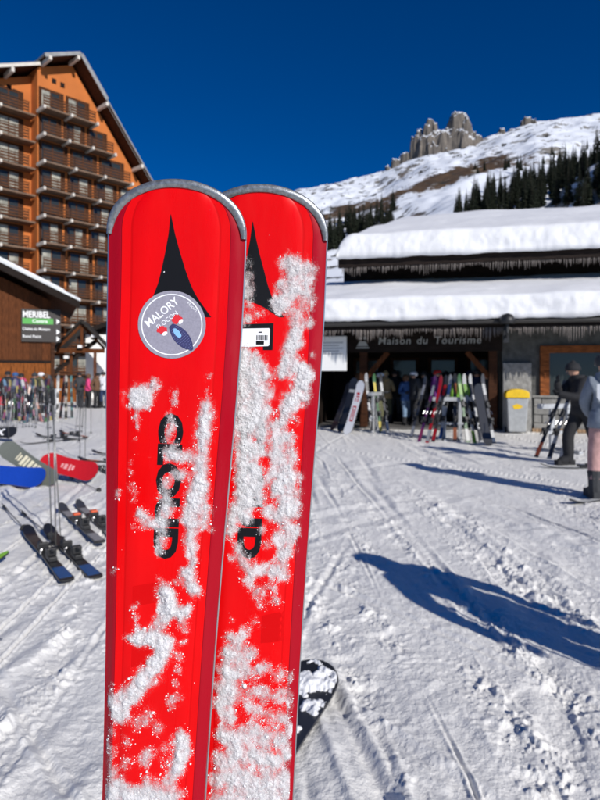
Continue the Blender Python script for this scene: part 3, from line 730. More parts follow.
def build_ski(name, label, loc, tilt, lean, group):
    e = empty(name, loc, 0, label, 'ski', group); e.rotation_euler = (lean, tilt, 0)
    ds = np.concatenate([TIPL * (1 - np.cos(np.linspace(0.02, np.pi / 2, 26))), np.linspace(.045, .62, 90), np.linspace(.65, LSKI, 40)])
    q = np.array([-1, -.985, -.96, -.92, -.88, -.84, -.80, -.79, -.66, -.63, -.60, -.4, -.2, 0, .2, .4, .60, .63, .66, .79, .80, .84, .88, .92, .96, .985, 1.])
    D, Q = np.meshgrid(ds, q, indexing='ij')
    W = hw(D); X = W * Q
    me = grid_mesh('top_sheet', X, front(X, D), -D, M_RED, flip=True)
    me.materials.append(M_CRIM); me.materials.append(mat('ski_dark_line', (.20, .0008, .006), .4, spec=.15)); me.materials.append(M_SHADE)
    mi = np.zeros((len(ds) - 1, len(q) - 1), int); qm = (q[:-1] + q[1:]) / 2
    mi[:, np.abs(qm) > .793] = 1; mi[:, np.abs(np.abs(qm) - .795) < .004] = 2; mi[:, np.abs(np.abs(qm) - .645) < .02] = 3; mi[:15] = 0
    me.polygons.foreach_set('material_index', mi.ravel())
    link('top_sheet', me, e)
    # side wall, base and steel edge, as one closed core
    w = hw(ds); fr = front(w, ds); bk = rock(ds)
    core = MB(); n_ = len(ds); vs_ = []
    for i in range(n_):
        vs_ += [(-w[i], fr[i] - .00001, -ds[i]), (-w[i], bk[i], -ds[i]), (w[i], bk[i], -ds[i]), (w[i], fr[i] - .00001, -ds[i])]
    fs = []
    for i in range(n_ - 1):
        a = 4 * i
        fs += [(a, a + 1, a + 5, a + 4), (a + 1, a + 2, a + 6, a + 5), (a + 2, a + 3, a + 7, a + 6)]
    core.add(vs_, fs); core.f.append((0, 3, 2, 1)); core.m.append(0); k = 4 * (n_ - 1); core.f.append((k, k + 1, k + 2, k + 3)); core.m.append(0)
    core.m = [1 if i % 3 == 1 and i < len(fs) else 0 for i in range(len(core.f))]
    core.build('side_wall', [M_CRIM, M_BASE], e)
    for s in (-1, 1):
        t = MB(); i0 = 20
        t.tube([(s * (w[i] + .0002), bk[i] - .001, -ds[i]) for i in range(i0, n_)], .0011, 6).build('steel_edge', M_STEEL, e)
    # tip guard: a strip hugging the outline, slightly proud of the top sheet
    th = np.linspace(-1.0, 1.0, 61); pr = MB(); vs_ = []
    for a in th:
        ang = a * math.pi / 2 * 1.03; band = .0062 * (1 - .55 * abs(a) ** 6)
        # outline point
        d = TIPL * (1 - math.cos(min(abs(ang), math.pi / 2))) if abs(ang) < math.pi / 2 else TIPL + (abs(ang) - math.pi / 2) * .06
        xo = float(hw(d)) * (1 if a > 0 else -1)
        nx_, nd = (math.sin(ang) * .72, -math.cos(ang)); L = math.hypot(nx_, nd); nx_ /= L; nd /= L
        xi, di = xo - nx_ * band, d - nd * band
        yo = float(rock(d)) - float(thick(d)) * .62; yi = float(rock(di)) - float(thick(di)) * (.62 + .38 * math.cos(ang) ** 2)
        bkk = float(rock(d))
        vs_ += [(xo + nx_ * .0008, bkk + .0006, -(d + nd * .0008)), (xo + nx_ * .0012, yo - .0006, -(d + nd * .0012)), (xo, min(yo, yi) - .0018, -d), (xi, yi - .0012, -di), (xi, yi + .0005, -di)]
    fs = []
    for i in range(len(th) - 1):
        for k in range(4): fs.append((i * 5 + k, i * 5 + k + 1, i * 5 + k + 6, i * 5 + k + 5))
    pr.add(vs_, fs).build('tip_guard', M_TIPM, e, True)
    return e
def decal(name, par, pts_faces, m, off_=.00025):
    vs_, fs_ = pts_faces
    me = bpy.data.meshes.new(name)
    bm = bmesh.new(); bv = [bm.verts.new((x, 0, -d)) for x, d in vs_]
    for f in fs_:
        try: bm.faces.new([bv[i] for i in f])
        except ValueError: pass
    bmesh.ops.triangulate(bm, faces=bm.faces)
    for _ in range(3):
        ed = [e_ for e_ in bm.edges if e_.calc_length() > .007]
        if not ed: break
        bmesh.ops.subdivide_edges(bm, edges=ed, cuts=1); bmesh.ops.triangulate(bm, faces=bm.faces)
    for v in bm.verts: v.co.y = float(front(v.co.x, -v.co.z)) - off_
    for f in bm.faces:
        f.normal_update()
        if f.normal.y > 0: f.normal_flip()
    bm.to_mesh(me); bm.free(); me.materials.append(m)
    return link(name, me, par)
class SkiFrame:
    """photo pixel -> (x,d) on the top sheet of a ski"""
    def __init__(s, tip, tilt, Yp): s.tip, s.t, s.k, s.Y = tip, tilt, Yp / F, Yp
    def __call__(s, u, v):
        a, b_ = (u - CX) * s.k - s.tip.x, s.tip.z - (H - (v - CY) * s.k)
        return a * math.cos(s.t) + b_ * math.sin(s.t), b_ * math.cos(s.t) - a * math.sin(s.t)

TL, TR = R(2.45), R(1.75)
pl = P(177.0, 180, .484); pl.y = .500
pr_ = P(262.5, 185, .509); pr_.y = .525
FL = SkiFrame(pl, TL, .4915); FR = SkiFrame(pr_, TR, .5165)
GRP = 'red skis planted upright in the snow'
ski_l = build_ski('red_ski', 'red ski with round grey sticker overlapping black logo, planted upright', pl, TL, 0, GRP)
ski_r = build_ski('red_ski', 'red ski with white barcode label, thickly crusted with snow, behind the stickered ski', pr_, TR, 0, GRP)

def strip(rows_):
    vs_ = []; fs_ = []
    for (xa, xb, d) in rows_: vs_ += [(xa, d), (xb, d)]
    for i in range(len(rows_) - 1): fs_.append((2 * i, 2 * i + 1, 2 * i + 3, 2 * i + 2))
    return vs_, fs_
def spike(par, Fm, lef, rig, name='logo_print'):
    v0, v1 = lef[0][1], lef[-1][1]
    vs1 = []; N = 34
    for v in np.linspace(v0, v1, N):
        ul = np.interp(v, [p[1] for p in lef], [p[0] for p in lef]); ur = np.interp(v, [p[1] for p in rig], [p[0] for p in rig])
        vs1 += [Fm(ul, v), Fm(ur, v)]
    return decal(name, par, (vs1, [(2 * i, 2 * i + 1, 2 * i + 3, 2 * i + 2) for i in range(N - 1)]), M_INK)
spike(ski_l, FL, [(171.8, 216), (169.3, 235), (165.5, 253), (161.5, 270), (158, 283), (154, 293), (152, 297), (165, 301), (180, 306), (206, 317)],
      [(172.2, 216), (175.8, 235), (180.5, 253), (185.5, 270), (190, 283), (194.5, 293), (197, 297), (199.5, 301), (203, 306), (211, 317)])
spike(ski_r, FR, [(253.0, 223), (250.5, 240), (247.5, 255), (244.5, 270), (241, 284), (237, 296), (250, 301), (262, 306), (279, 317)],
      [(253.4, 223), (256.5, 240), (260, 255), (264, 270), (267.5, 284), (271.5, 296), (273.5, 301), (276, 306), (284, 317)])
# darker red graphic panels
def band(par, Fm, pts, m=M_SHADE, o=.00012):
    decal('graphic_print', par, ([Fm(*p) for p in pts], [tuple(range(len(pts)))]), m, o)
band(ski_l, FL, [(133, 586), (166, 580), (166, 600), (133, 606)])
band(ski_l, FL, [(133, 632), (160, 628), (158, 662), (132, 666)])
band(ski_r, FR, [(262, 615), (285, 610), (284, 640), (261, 642)])
# vertical black brand lettering, read from the tip downwards
def vtext(par, Fm, txt, uc, vc, size_px, m, bold=.0, sx=1.0, rot=90, o=.00022, name='lettering'):
    vs_, fs_ = text_mesh(txt, size_px, bold)
    a = math.radians(rot); pts = []
    for v in vs_:
        x, y = v[0] * sx, v[1]
        pts.append(Fm(uc + x * math.cos(a) + y * -math.sin(a), vc - (x * math.sin(a) + y * math.cos(a))))
    return decal(name, par, (pts, fs_), m, o)
vtext(ski_l, FL, 'CLOUD', 167, 486, 31, M_INK, 1.7, 1.34, -92.4)
vtext(ski_r, FR, 'CLOUD', 250, 486, 30, M_INK, 1.7, 1.38, -91.8)
# round sticker
def disc(Fm, uc, vc, r, r0=0.0, n=56, a0=0, a1=2 * math.pi):
    vs_ = []; fs_ = []
    rings = np.linspace(r0, r, 9 if r0 == 0 else 2)
    for rr in rings:
        for k in range(n + 1):
            t = a0 + (a1 - a0) * k / n; vs_.append(Fm(uc + rr * math.cos(t), vc + rr * math.sin(t)))
    for i in range(len(rings) - 1):
        for k in range(n):
            a = i * (n + 1) + k; fs_.append((a, a + 1, a + n + 2, a + n + 1))
    return vs_, fs_
SU, SV = 171.5, 324.5
st = decal('round_sticker', ski_l, disc(FL, SU, SV, 34), M_GREYST, .0005)
st['label'] = 'round grey printed sticker with white ring and lettering'
def sub(o):
    o.parent = st; return o
sub(decal('white_ring', ski_l, disc(FL, SU, SV, 30.8, 29.6), M_STW, .0007))
sub(vtext(ski_l, FL, 'MALORY', 161.5, 312.5, 11.0, M_STW, .22, .92, 39, .0007))
sub(vtext(ski_l, FL, 'FLOCON', 167, 320, 6.6, M_STW, .06, .95, 38, .0007))
sub(vtext(ski_l, FL, 'Flocon', 192, 306.5, 4.6, M_STW, .0, 1.0, -42, .0007))
def blob(u, v, ru, rv, rot, n=22, wob=0.0, seed=1):
    r_ = random.Random(seed); a = math.radians(rot); vs_ = []
    for k in range(n):
        t = 2 * math.pi * k / n; q = 1 + wob * r_.uniform(-1, 1)
        x, y_ = ru * q * math.cos(t), rv * q * math.sin(t)
        vs_.append(FL(u + x * math.cos(a) - y_ * math.sin(a), v + x * math.sin(a) + y_ * math.cos(a)))
    return vs_, [tuple(range(n))]
# dotted navy leaf shape with a pale drop, two red tufts with white crescents
leaf = []
for k in range(26):
    t = k / 25; w_ = 7.4 * math.sin(math.pi * min(t * .92 + .06, 1)) ** .7
    leaf.append((t, w_))
la = math.radians(49); L_ = 33
def lf(t, s_): return FL(170.5 + t * L_ * math.cos(la) - s_ * math.sin(la), 325 + t * L_ * math.sin(la) + s_ * math.cos(la))
lv = [lf(t, w_) for t, w_ in leaf]; lv2 = [lf(t, -w_) for t, w_ in leaf]
sub(decal('dotted_leaf_print', ski_l, (lv + lv2[::-1], [(i, i + 1, 50 - i, 51 - i) for i in range(25)]), M_NAVY, .0007))
dots_v = []; dots_f = []
for i in range(2, 15):
    for j in range(-4, 5):
        t = i / 15; s_ = j * 1.55 + (.75 if i % 2 else 0)
        if abs(s_) < 7.4 * math.sin(math.pi * min(t * .92 + .06, 1)) ** .7 - 1:
            o = len(dots_v)
            for a in range(6): dots_v.append(lf(t + .012 * math.cos(a * 1.05), s_ + .36 * math.sin(a * 1.05)))
            dots_f.append(tuple(range(o, o + 6)))
sub(decal('dots_print', ski_l, (dots_v, dots_f), mat('sticker_dot', (.18, .20, .40), .5), .0008))
sub(decal('drop_print', ski_l, blob(177, 333, 5.6, 2.7, 52, 20, .05), M_LB, .0009))
sub(decal('tuft_print', ski_l, blob(162, 330, 5.2, 4.0, 12, 26, .22, 3), M_STR, .0007))
sub(decal('tuft_print', ski_l, blob(176.5, 319, 5.4, 4.2, -20, 26, .22, 5), M_STR, .0007))
sub(decal('crescent_print', ski_l, blob(164.5, 333.5, 2.9, 1.8, -30), M_STW, .0008))
sub(decal('crescent_print', ski_l, blob(180.5, 321.5, 2.9, 1.8, -50), M_STW, .0008))
# barcode label on the second ski
lb = decal('label_backing', ski_r, ([FR(243, 324), FR(273.5, 323), FR(272.5, 350), FR(263, 350), FR(263, 346), FR(243, 347)], [(0, 1, 2, 3, 4, 5)]), M_INK, .00035)
wl_ = decal('barcode_label', ski_r, ([FR(238, 328.5), FR(269, 328), FR(270, 329.5), FR(269.2, 345), FR(268, 346), FR(238, 347)], [(0, 1, 2, 3, 4, 5)]), M_STW, .0006); wl_.parent = lb
bv_ = []; bf_ = []
x = 256.5
for i, (w_, g_) in enumerate(((.7, .5), (.4, .7), (1.0, .5), (.4, .4), (.8, .6), (.5, .5), (.4, .7), (1.0, .5), (.6, .4), (.4, .3))):
    o = len(bv_); bv_ += [FR(x, 335), FR(x + w_, 335), FR(x + w_ - .1, 340), FR(x - .1, 340)]; bf_.append((o, o + 1, o + 2, o + 3)); x += w_ + g_
o = len(bv_); bv_ += [FR(256, 341), FR(264, 341), FR(263.8, 344.5), FR(256, 344.5)]; bf_.append((o, o + 1, o + 2, o + 3))
o = len(bv_); bv_ += [FR(258.5, 331.6), FR(262, 331.5), FR(262, 332.6), FR(258.5, 332.7)]; bf_.append((o, o + 1, o + 2, o + 3))
x_ = decal('barcode_print', ski_r, (bv_, bf_), M_INK, .0008); x_.parent = lb

# ---- snow clinging to the skis
ST_L = [  # u, v, radius, weight
 (132,397,9,1),(139,391,9,1),(147,394,10,1),(154,384,6,1),(137,407,8,1),(145,404,7,1),(136,418,4,.9),(138,426,3,.8),
 (135,440,3,.55),(131,462,3,.6),(130,473,4,.65),(131,486,5,.7),(135,492,3,.5),(117,492,4,.6),(133,500,3,.6),(116,497,3,.5),(136,455,2,.5),
 (174,393,5,.8),(174,403,5,.9),(170,416,5,.9),(172,427,7,1),(168,437,6,.8),(176,444,5,.75),(171,454,9,1.1),(180,459,6,.9),(187,457,7,.85),(184,474,6,.95),(174,474,6,.7),(166,483,6,.9),(165,495,8,.95),(167,508,8,1.05),(163,520,9,1.1),(162,533,8,1),(161,545,7,.8),(160,553,5,.7),
 (145,516,8,.9),(153,524,7,.95),(140,512,5,.6),(143,527,4,.6),(135,528,4,.6),
 (208,377,4,.5),(208,390,4,.5),(207,402,7,.95),(206,414,9,1.05),(204,427,9,1.1),(203,440,9,1.1),(201,452,9,1.1),(201,465,9,1.1),(200,478,9,1.1),(198,490,11,1.1),(195,503,11,1.05),(190,513,9,.95),(205,510,8,.8),(203,522,7,.8),(193,524,8,1),(190,537,7,1.1),(192,549,7,1.1),(193,560,6,1.1),(190,571,7,1.1),(189,582,8,1.2),(195,591,7,1.1),(184,572,5,.8),(181,519,4,.6),(212,529,4,.6),
 (165,590,8,1.6),(168,599,9,1.8),(169,608,9,1.8),(164,612,7,1.4),(160,578,4,.5),(176,580,4,.6),
 (135,606,4,.7),(135,617,5,.7),(137,626,4,.65),(158,622,6,.9),(167,621,5,.8),
 (131,638,6,.95),(140,637,8,1.05),(150,637,10,1.1),(160,637,10,1.15),(166,643,10,1.15),(163,654,10,1.15),(156,661,9,1.15),(152,671,11,1.1),(143,680,12,1.1),(135,690,12,1.1),(126,700,11,1.1),(118,708,9,1),(112,698,7,.8),(112,686,5,.6),(122,716,8,.9),
 (180,615,7,1),(186,612,7,1),(190,607,5,.9),(184,626,6,.85),(183,640,4,.7),(180,655,5,.75),(178,668,5,.75),(177,682,5,.7),(178,695,5,.65),(172,700,7,.7),
 (181,735,8,1.15),(184,744,9,1.3),(182,755,9,1.3),(178,765,9,1.2),(172,776,9,1.1),(168,745,6,.6),
 (113,730,6,.75),(112,748,7,.8),(113,765,8,.85),(118,780,10,1),(128,740,7,.7),(128,760,7,.75),(138,720,8,.7),(150,714,8,.7),(158,725,7,.65),(145,757,8,.8),(152,748,7,.65),
 (112,795,10,1),(128,795,14,1.15),(145,797,13,1.15),(160,792,12,1.1),(172,797,10,1.1),(182,790,7,.8),(150,780,9,.85),(165,760,6,.6),
 (112,573,4,.62),(116,570,3,.5),(105,700,5,.6),(106,740,5,.6)]
ST_R = [
 (246,262,6,.6),(248,275,7,.75),(247,290,8,.8),(246,305,8,.8),(252,316,6,.7),(262,314,6,.6),(244,320,7,.7),
 (279,284,5,.7),(288,262,9,.9),(300,262,9,.95),(309,270,9,.9),(294,276,11,1.05),(306,285,9,.95),(284,292,9,1),(297,292,10,1),(309,300,8,.85),(276,303,7,1),(286,306,8,.9),(303,310,8,.8),(280,312,5,.8),(292,318,7,.8),(309,322,6,.8),
 (298,328,9,1.1),(294,340,10,1.1),(291,352,10,1.1),(288,364,9,1),(283,373,8,1),(300,366,8,1.1),(306,374,9,1.1),(303,384,10,1.15),(297,394,11,1.2),(290,402,10,1.15),(286,413,9,1.1),(282,424,7,1),(306,397,7,.9),(314,354,4,.6),(296,420,5,.7),
 (246,352,9,1),(243,366,11,1.1),(256,362,9,1),(254,376,13,1.1),(242,384,12,1.1),(266,376,8,1),(262,392,12,1.05),(246,400,13,1.1),(256,408,12,1.05),(240,416,11,1.1),(252,424,11,1.1),(266,412,8,.95),(268,428,8,.95),(242,432,9,1.15),(260,438,8,.9),
 (276,440,9,1),(288,438,8,1),(290,452,8,.95),(276,454,9,1),(288,466,9,1),(276,470,8,.85),(262,452,6,.7),
 (244,446,9,1.15),(252,454,9,1.1),(244,464,10,1.15),(254,472,9,1.1),(243,480,9,1.1),(252,488,8,1.1),(240,496,9,1.15),(250,502,8,1.15),(236,510,9,1.15),(246,518,7,1.1),(232,524,7,1.15),(228,534,6,1.1),(258,498,7,.9),(261,482,8,.9),
 (282,480,11,1.1),(292,478,9,1.1),(278,494,10,1.1),(292,494,9,1.1),(286,508,10,1.1),(296,510,7,.9),(276,516,8,1),(290,524,9,1.05),(280,536,8,1),(292,538,7,1),(286,550,9,1),(282,562,8,.95),(294,530,7,.9),(266,510,7,.8),(264,530,6,.75),(266,545,6,.75),
 (238,545,6,.8),(240,557,8,.95),(250,566,8,.95),(262,570,8,.85),(274,572,8,.85),(284,576,7,.8),(248,580,7,.8),(256,592,7,.8),(270,588,7,.75),(262,604,6,.65),(276,600,6,.65),(232,556,4,.6),
 (256,622,5,.62),(246,630,6,.65),(232,618,4,.55),(230,636,6,.85),(240,640,7,.9),(228,652,8,1),(240,656,10,1.1),(252,652,7,.85),(226,668,8,1.1),(238,672,10,1.15),(224,684,9,1.15),(234,692,10,1.15),(222,702,9,1.15),(228,715,9,1.15),
 (254,670,8,.75),(264,666,7,.7),(278,672,7,.8),(290,676,6,.85),(250,688,8,.75),(264,690,9,.72),(280,692,9,.78),(292,700,7,.85),(250,706,9,.75),(266,710,9,.7),(282,716,9,.8),(293,728,6,.85),
 (222,732,9,1.1),(236,736,11,1.1),(252,728,10,.95),(268,732,10,.9),(282,738,9,.95),(240,752,13,1.1),(258,752,12,1.1),(274,756,12,1.1),(288,752,8,1),(222,756,9,1.1),(218,775,9,1.1),(234,775,13,1.1),(252,778,13,1.1),(270,780,13,1.1),(284,776,10,1.1),(220,796,12,1.15),(240,798,14,1.15),(260,798,14,1.15),(278,797,12,1.1),(290,790,7,1.05)]
def cling(par, Fm, strokes, dmax, seed, specks, frost):
    k = Fm.k
    nx, nd_ = 230, int(dmax / .00052)
    xs_ = np.linspace(-.058, .058, nx); dd = np.linspace(.02, dmax, nd_)
    D, X = np.meshgrid(dd, xs_, indexing='ij')
    # slight warp so that no patch keeps a round outline
    wxp = X + .0040 * (fbm(X * 260, D * 240, seed, 4, .6) - .5) + .004 * (fbm(X * 90, D * 80, seed + 3, 2) - .5)
    wdp = D + .0055 * (fbm(X * 230 + 7, D * 230, seed + 1, 4, .6) - .5) + .005 * (fbm(X * 80 + 3, D * 70, seed + 4, 2) - .5)
    fld = np.zeros_like(X); wgt = np.zeros_like(X)
    for (u, v, r, w) in strokes:
        x0, d0 = Fm(u, v); r = r * k * 1.07
        i0, i1 = np.searchsorted(dd, [d0 - r * 2.1, d0 + r * 2.1]); j0, j1 = np.searchsorted(xs_, [x0 - r * 2.1, x0 + r * 2.1])
        if i1 <= i0 or j1 <= j0: continue
        sl = (slice(i0, i1), slice(j0, j1))
        q2 = ((wxp[sl] - x0) ** 2 + (wdp[sl] - d0) ** 2) / (r * r)
        g = np.clip(1 - q2 / 2.2, 0, 1) ** 2
        fld[sl] += g * min(w, 1.15); wgt[sl] = np.maximum(wgt[sl], g * w)
    fine = fbm(X * 520, D * 520, seed + 7, 4, .7); mid = fbm(X * 150, D * 130, seed + 8, 3, .6)
    f = np.clip(fld, 0, 1.35) + (fine - .5) * .60 + (mid - .5) * .85
    m_ = f - .42
    q = np.abs(X) / hw(D)
    m_ = m_ - np.where(q > .90, (q - .90) * 22, 0)
    grain = fbm(X * 1150, D * 1150, seed + 9, 2, .6)
    gran2 = vnoise(X * 800, D * 800, seed + 15)
    hgt = np.clip(m_, 0, 1.2) ** .8 * (.0011 + .0034 * np.clip(wgt - .85, 0, 1.2)) + ((grain - .5) * .0008 + (gran2 - .5) * .0007) * np.clip(m_ * 2.2, 0, 1)
    hgt = hgt + (mid - .4) * .0030 * np.clip(m_ * 1.6, 0, 1)
    Yv = front(X, D) - np.maximum(hgt, 0) + np.where(m_ < 0, .0006, -.0001)
    on = (m_ > 0)
    keep = on[:-1, :-1] | on[1:, :-1] | on[:-1, 1:] | on[1:, 1:]
    me = grid_mesh('stuck_snow', X, Yv, -D, M_SKISNOW, True, keep, flip=True)
    idx_ = np.arange(X.size).reshape(X.shape); qd = np.stack([idx_[:-1, :-1], idx_[:-1, 1:], idx_[1:, 1:], idx_[1:, :-1]], -1).reshape(-1, 4)[keep.reshape(-1)]
    cov = np.clip(m_, 0, 1) * (.35 + .65 * np.clip(wgt, 0, 1.2) / 1.2)
    at_ = me.attributes.new('cover', 'FLOAT', 'POINT'); at_.data.foreach_set('value', cov.ravel()[np.unique(qd)].astype(np.float32))
    tag(link('stuck_snow', me, par), kind='stuff')
    # powdery frost: a film of fine crystals round and between the clumps
    xs2 = np.linspace(-.0555, .0555, 150); dd2 = np.linspace(.03, dmax, int(dmax / .0009)); D2, X2 = np.meshgrid(dd2, xs2, indexing='ij')
    wx2 = X2 + .006 * (fbm(X2 * 140, D2 * 120, seed + 40, 4, .6) - .5); wd2 = D2 + .009 * (fbm(X2 * 120 + 5, D2 * 100, seed + 41, 4, .6) - .5)
    f2 = np.zeros_like(X2)
    for (u, v, r, w) in strokes:
        x0, d0 = Fm(u, v); r = r * k * 1.3
        i0, i1 = np.searchsorted(dd2, [d0 - r * 1.6, d0 + r * 1.6]); j0, j1 = np.searchsorted(xs2, [x0 - r * 1.6, x0 + r * 1.6])
        if i1 <= i0 or j1 <= j0: continue
        sl = (slice(i0, i1), slice(j0, j1)); q2 = ((wx2[sl] - x0) ** 2 + (wd2[sl] - d0) ** 2) / (r * r)
        f2[sl] += np.clip(1 - q2 / 1.5, 0, 1) ** 1.5 * min(w, 1)
    f2 = np.clip(f2 * frost, 0, 1) * np.clip(2.6 * (fbm(X2 * 170, D2 * 110, seed + 44, 5, .65) - .5) + .62, 0, 1.1) * (np.abs(X2) < hw(D2) * .93)
    on2 = f2 > .04; kp = on2[:-1, :-1] | on2[1:, :-1] | on2[:-1, 1:] | on2[1:, 1:]
    me = grid_mesh('frost', X2, front(X2, D2) - .00045, -D2, M_FROST, True, kp, flip=True)
    ix2 = np.arange(X2.size).reshape(X2.shape); qd = np.stack([ix2[:-1, :-1], ix2[:-1, 1:], ix2[1:, 1:], ix2[1:, :-1]], -1).reshape(-1, 4)[kp.reshape(-1)]
    at_ = me.attributes.new('cover', 'FLOAT', 'POINT'); at_.data.foreach_set('value', f2.ravel()[np.unique(qd)].astype(np.float32))
    tag(link('frost', me, par), kind='stuff')
    # loose grains round the patches
    rg = np.random.default_rng(seed)
    prob = np.exp(-(m_ / .22) ** 2) * np.where(fld > .10, 1, .0) + .0012 + .5 * np.clip(m_, 0, .4)
    prob[q > .97] = 0
    prob[(np.abs(D - .1) < .085)] *= .15
    idx = rg.choice(prob.size, size=specks, p=(prob / prob.sum()).ravel())
    px = X.ravel()[idx] + rg.normal(0, .0003, specks); pd = D.ravel()[idx] + rg.normal(0, .0003, specks); py = Yv.ravel()[idx]
    py = np.where(m_.ravel()[idx] > 0, py, front(px, pd))
    rad = np.exp(rg.normal(math.log(.00030), .45, specks))
    bm = bmesh.new(); bmesh.ops.create_icosphere(bm, subdivisions=1, radius=1); tv = np.array([v.co[:] for v in bm.verts]); tf = np.array([[v.index for v in f_.verts] for f_ in bm.faces]); bm.free()
    ang = rg.uniform(0, 6.28, specks); sc3 = rg.uniform(.7, 1.4, (specks, 3))
    V = tv[None] * sc3[:, None, :]
    ca_, sa_ = np.cos(ang)[:, None], np.sin(ang)[:, None]
    V = np.stack([V[..., 0] * ca_ - V[..., 2] * sa_, V[..., 1] * .8, V[..., 0] * sa_ + V[..., 2] * ca_], -1) * rad[:, None, None]
    V = V + np.stack([px, py - rad * .25, -pd], -1)[:, None, :]
    Fc = tf[None] + (np.arange(specks) * len(tv))[:, None, None]
    me = bpy.data.meshes.new('snow_grains'); V = V.reshape(-1, 3); Fc = Fc.reshape(-1, 3)
    me.vertices.add(len(V)); me.vertices.foreach_set('co', V.astype(np.float32).ravel())
    me.loops.add(Fc.size); me.loops.foreach_set('vertex_index', Fc.astype(np.int32).ravel())
    me.polygons.add(len(Fc)); me.polygons.foreach_set('loop_start', np.arange(0, Fc.size, 3, dtype=np.int32)); me.polygons.foreach_set('loop_total', np.full(len(Fc), 3, np.int32))
    me.update(calc_edges=True); me.materials.append(M_GRAIN)
    tag(link('snow_grains', me, par), kind='stuff')
cling(ski_l, FL, ST_L, .60, 5, 1900, .80)
cling(ski_r, FR, ST_R, .62, 25, 2400, 1.05)
# bindings lower down on both skis (below the picture)
def binding(par, d):
    for dz, L in ((-.16, .10), (.16, .12)):
        b_ = MB().box(-.032, .032, float(front(0, d + dz)) - .035, float(front(0, d + dz)), -(d + dz + L), -(d + dz)).build('binding', M_BLACK, par, bevel=.008)
binding(ski_l, .95); binding(ski_r, .95)

# ================================================================== LOOSE SKIS, BOARDS, POLES
def gear_colour(name, c, rough=.35): return mat('gear_' + name, c, rough, coat=.2, noise=(40, .08))
def tip_half(d, w, L, r0, r1):
    """plan half width of a board with rounded ends at distance d from its tip"""
    x = d
    if x < r0: return w * math.sqrt(max(0, 1 - (1 - x / r0) ** 2))
    if x > L - r1: return w * math.sqrt(max(0, 1 - (1 - (L - x) / r1) ** 2))
    return w
def plank(L, w, t, r0, r1, up0, up1, waist=.25, n=26):
    """board along +x, centred in y, top at z=t; ends turned up"""
    mb = MB(); ds = list(r0 * (1 - np.cos(np.linspace(.12, math.pi / 2, 8)))) + list(np.linspace(r0 * 1.05, L - r1 * 1.05, n)) + list(L - r1 * (1 - np.cos(np.linspace(math.pi / 2, .12, 8))))
    vs_ = []
    for d in ds:
        h_ = tip_half(d, w, L, r0, r1) * (1 - waist * math.sin(math.pi * min(max((d - r0) / (L - r0 - r1), 0), 1)))
        z = up0 * max(0, 1 - d / (r0 * 2.4)) ** 2 + up1 * max(0, 1 - (L - d) / (r1 * 2.4)) ** 2
        vs_ += [(d, -h_, z), (d, h_, z), (d, h_, z + t), (d, -h_, z + t)]
    top = []; oth = []
    for i in range(len(ds) - 1):
        a = 4 * i; top.append((a + 3, a + 7, a + 6, a + 2)); oth += [(a, a + 1, a + 5, a + 4), (a + 1, a + 2, a + 6, a + 5), (a, a + 4, a + 7, a + 3)]
    k = 4 * (len(ds) - 1)
    mb.add(vs_, top, 0); o = len(mb.v) - len(vs_)
    mb.f += oth + [(0, 3, 2, 1), (k, k + 1, k + 2, k + 3)]; mb.m += [1] * (len(oth) + 2)
    return mb
def ski_thing(label, cols_, L=1.7, w=.052, bind=True, group=None, name='ski', flat_tail=True):
    e = empty(name, (0, 0, 0), 0, label, 'ski', group)
    mb = plank(L, w, .016, .12, .03, .06, .0)
    mb.build('body', [gear_colour(*cols_[0]), M_BASE], e)
    if len(cols_) > 1:      # coloured tail
        MB().box(L * .80, L * .965, -w * .86, w * .86, .0165, .018).build('tail_print', gear_colour(*cols_[1]), e)
        MB().box(L * .14, L * .30, -w * .80, w * .80, .0165, .018).build('front_print', gear_colour(*cols_[-1]), e)
    if bind:
        c = L * .55
        t = MB(); t.box(c - .24, c - .13, -.036, .036, .017, .060); t.box(c - .15, c - .11, -.042, .042, .035, .085); t.tube([(c - .245, 0, .05), (c - .29, 0, .055)], .02, 8)
        t.build('toe_binding', M_BLACK, e, bevel=.006)
        h_ = MB(); h_.box(c + .13, c + .27, -.034, .034, .017, .055); h_.box(c + .15, c + .21, -.040, .040, .05, .115); h_.beam((c + .20, 0, .10), (c + .31, 0, .125), .035, .015)
        h_.build('heel_binding', M_BLACK, e, bevel=.006)
        MB().tube([(c - .02, -.045, .02), (c - .02, -.05, .05), (c + .06, -.052, .075)], .006, 6).build('brake_arm', M_STEEL, e)
        MB().tube([(c - .02, .045, .02), (c - .02, .05, .05), (c + .06, .052, .075)], .006, 6).build('brake_arm', M_STEEL, e)
    return e
def board_thing(label, col, L=1.5, w=.14, logo=None, group=None, bind=False, under=False):
    e = empty('snowboard', (0, 0, 0), 0, label, 'snowboard', group)
    plank(L, w, .012, .17, .17, .05, .05, .12).build('deck', [gear_colour(*col), gear_colour('board_edge', (.03, .03, .035))], e)
    if logo: logo(e)
    if bind:
        for c in (L * .34, L * .66):
            s = -1 if under else 1; z0 = .013 if not under else -.001
            q = MB(); q.box(c - .06, c + .06, -.12, .12, min(z0, z0 + s * .02), max(z0, z0 + s * .02)); q.beam((c - .02, .10, z0 + s * .03), (c + .0, .04, z0 + s * .10), .13, .02)
            q.tube([(c, -.11, z0 + s * .02), (c, -.06, z0 + s * .11), (c, .03, z0 + s * .11), (c, .10, z0 + s * .05)], .022, 6)
            q.build('binding', M_BLACK, e, bevel=.006)
    return e
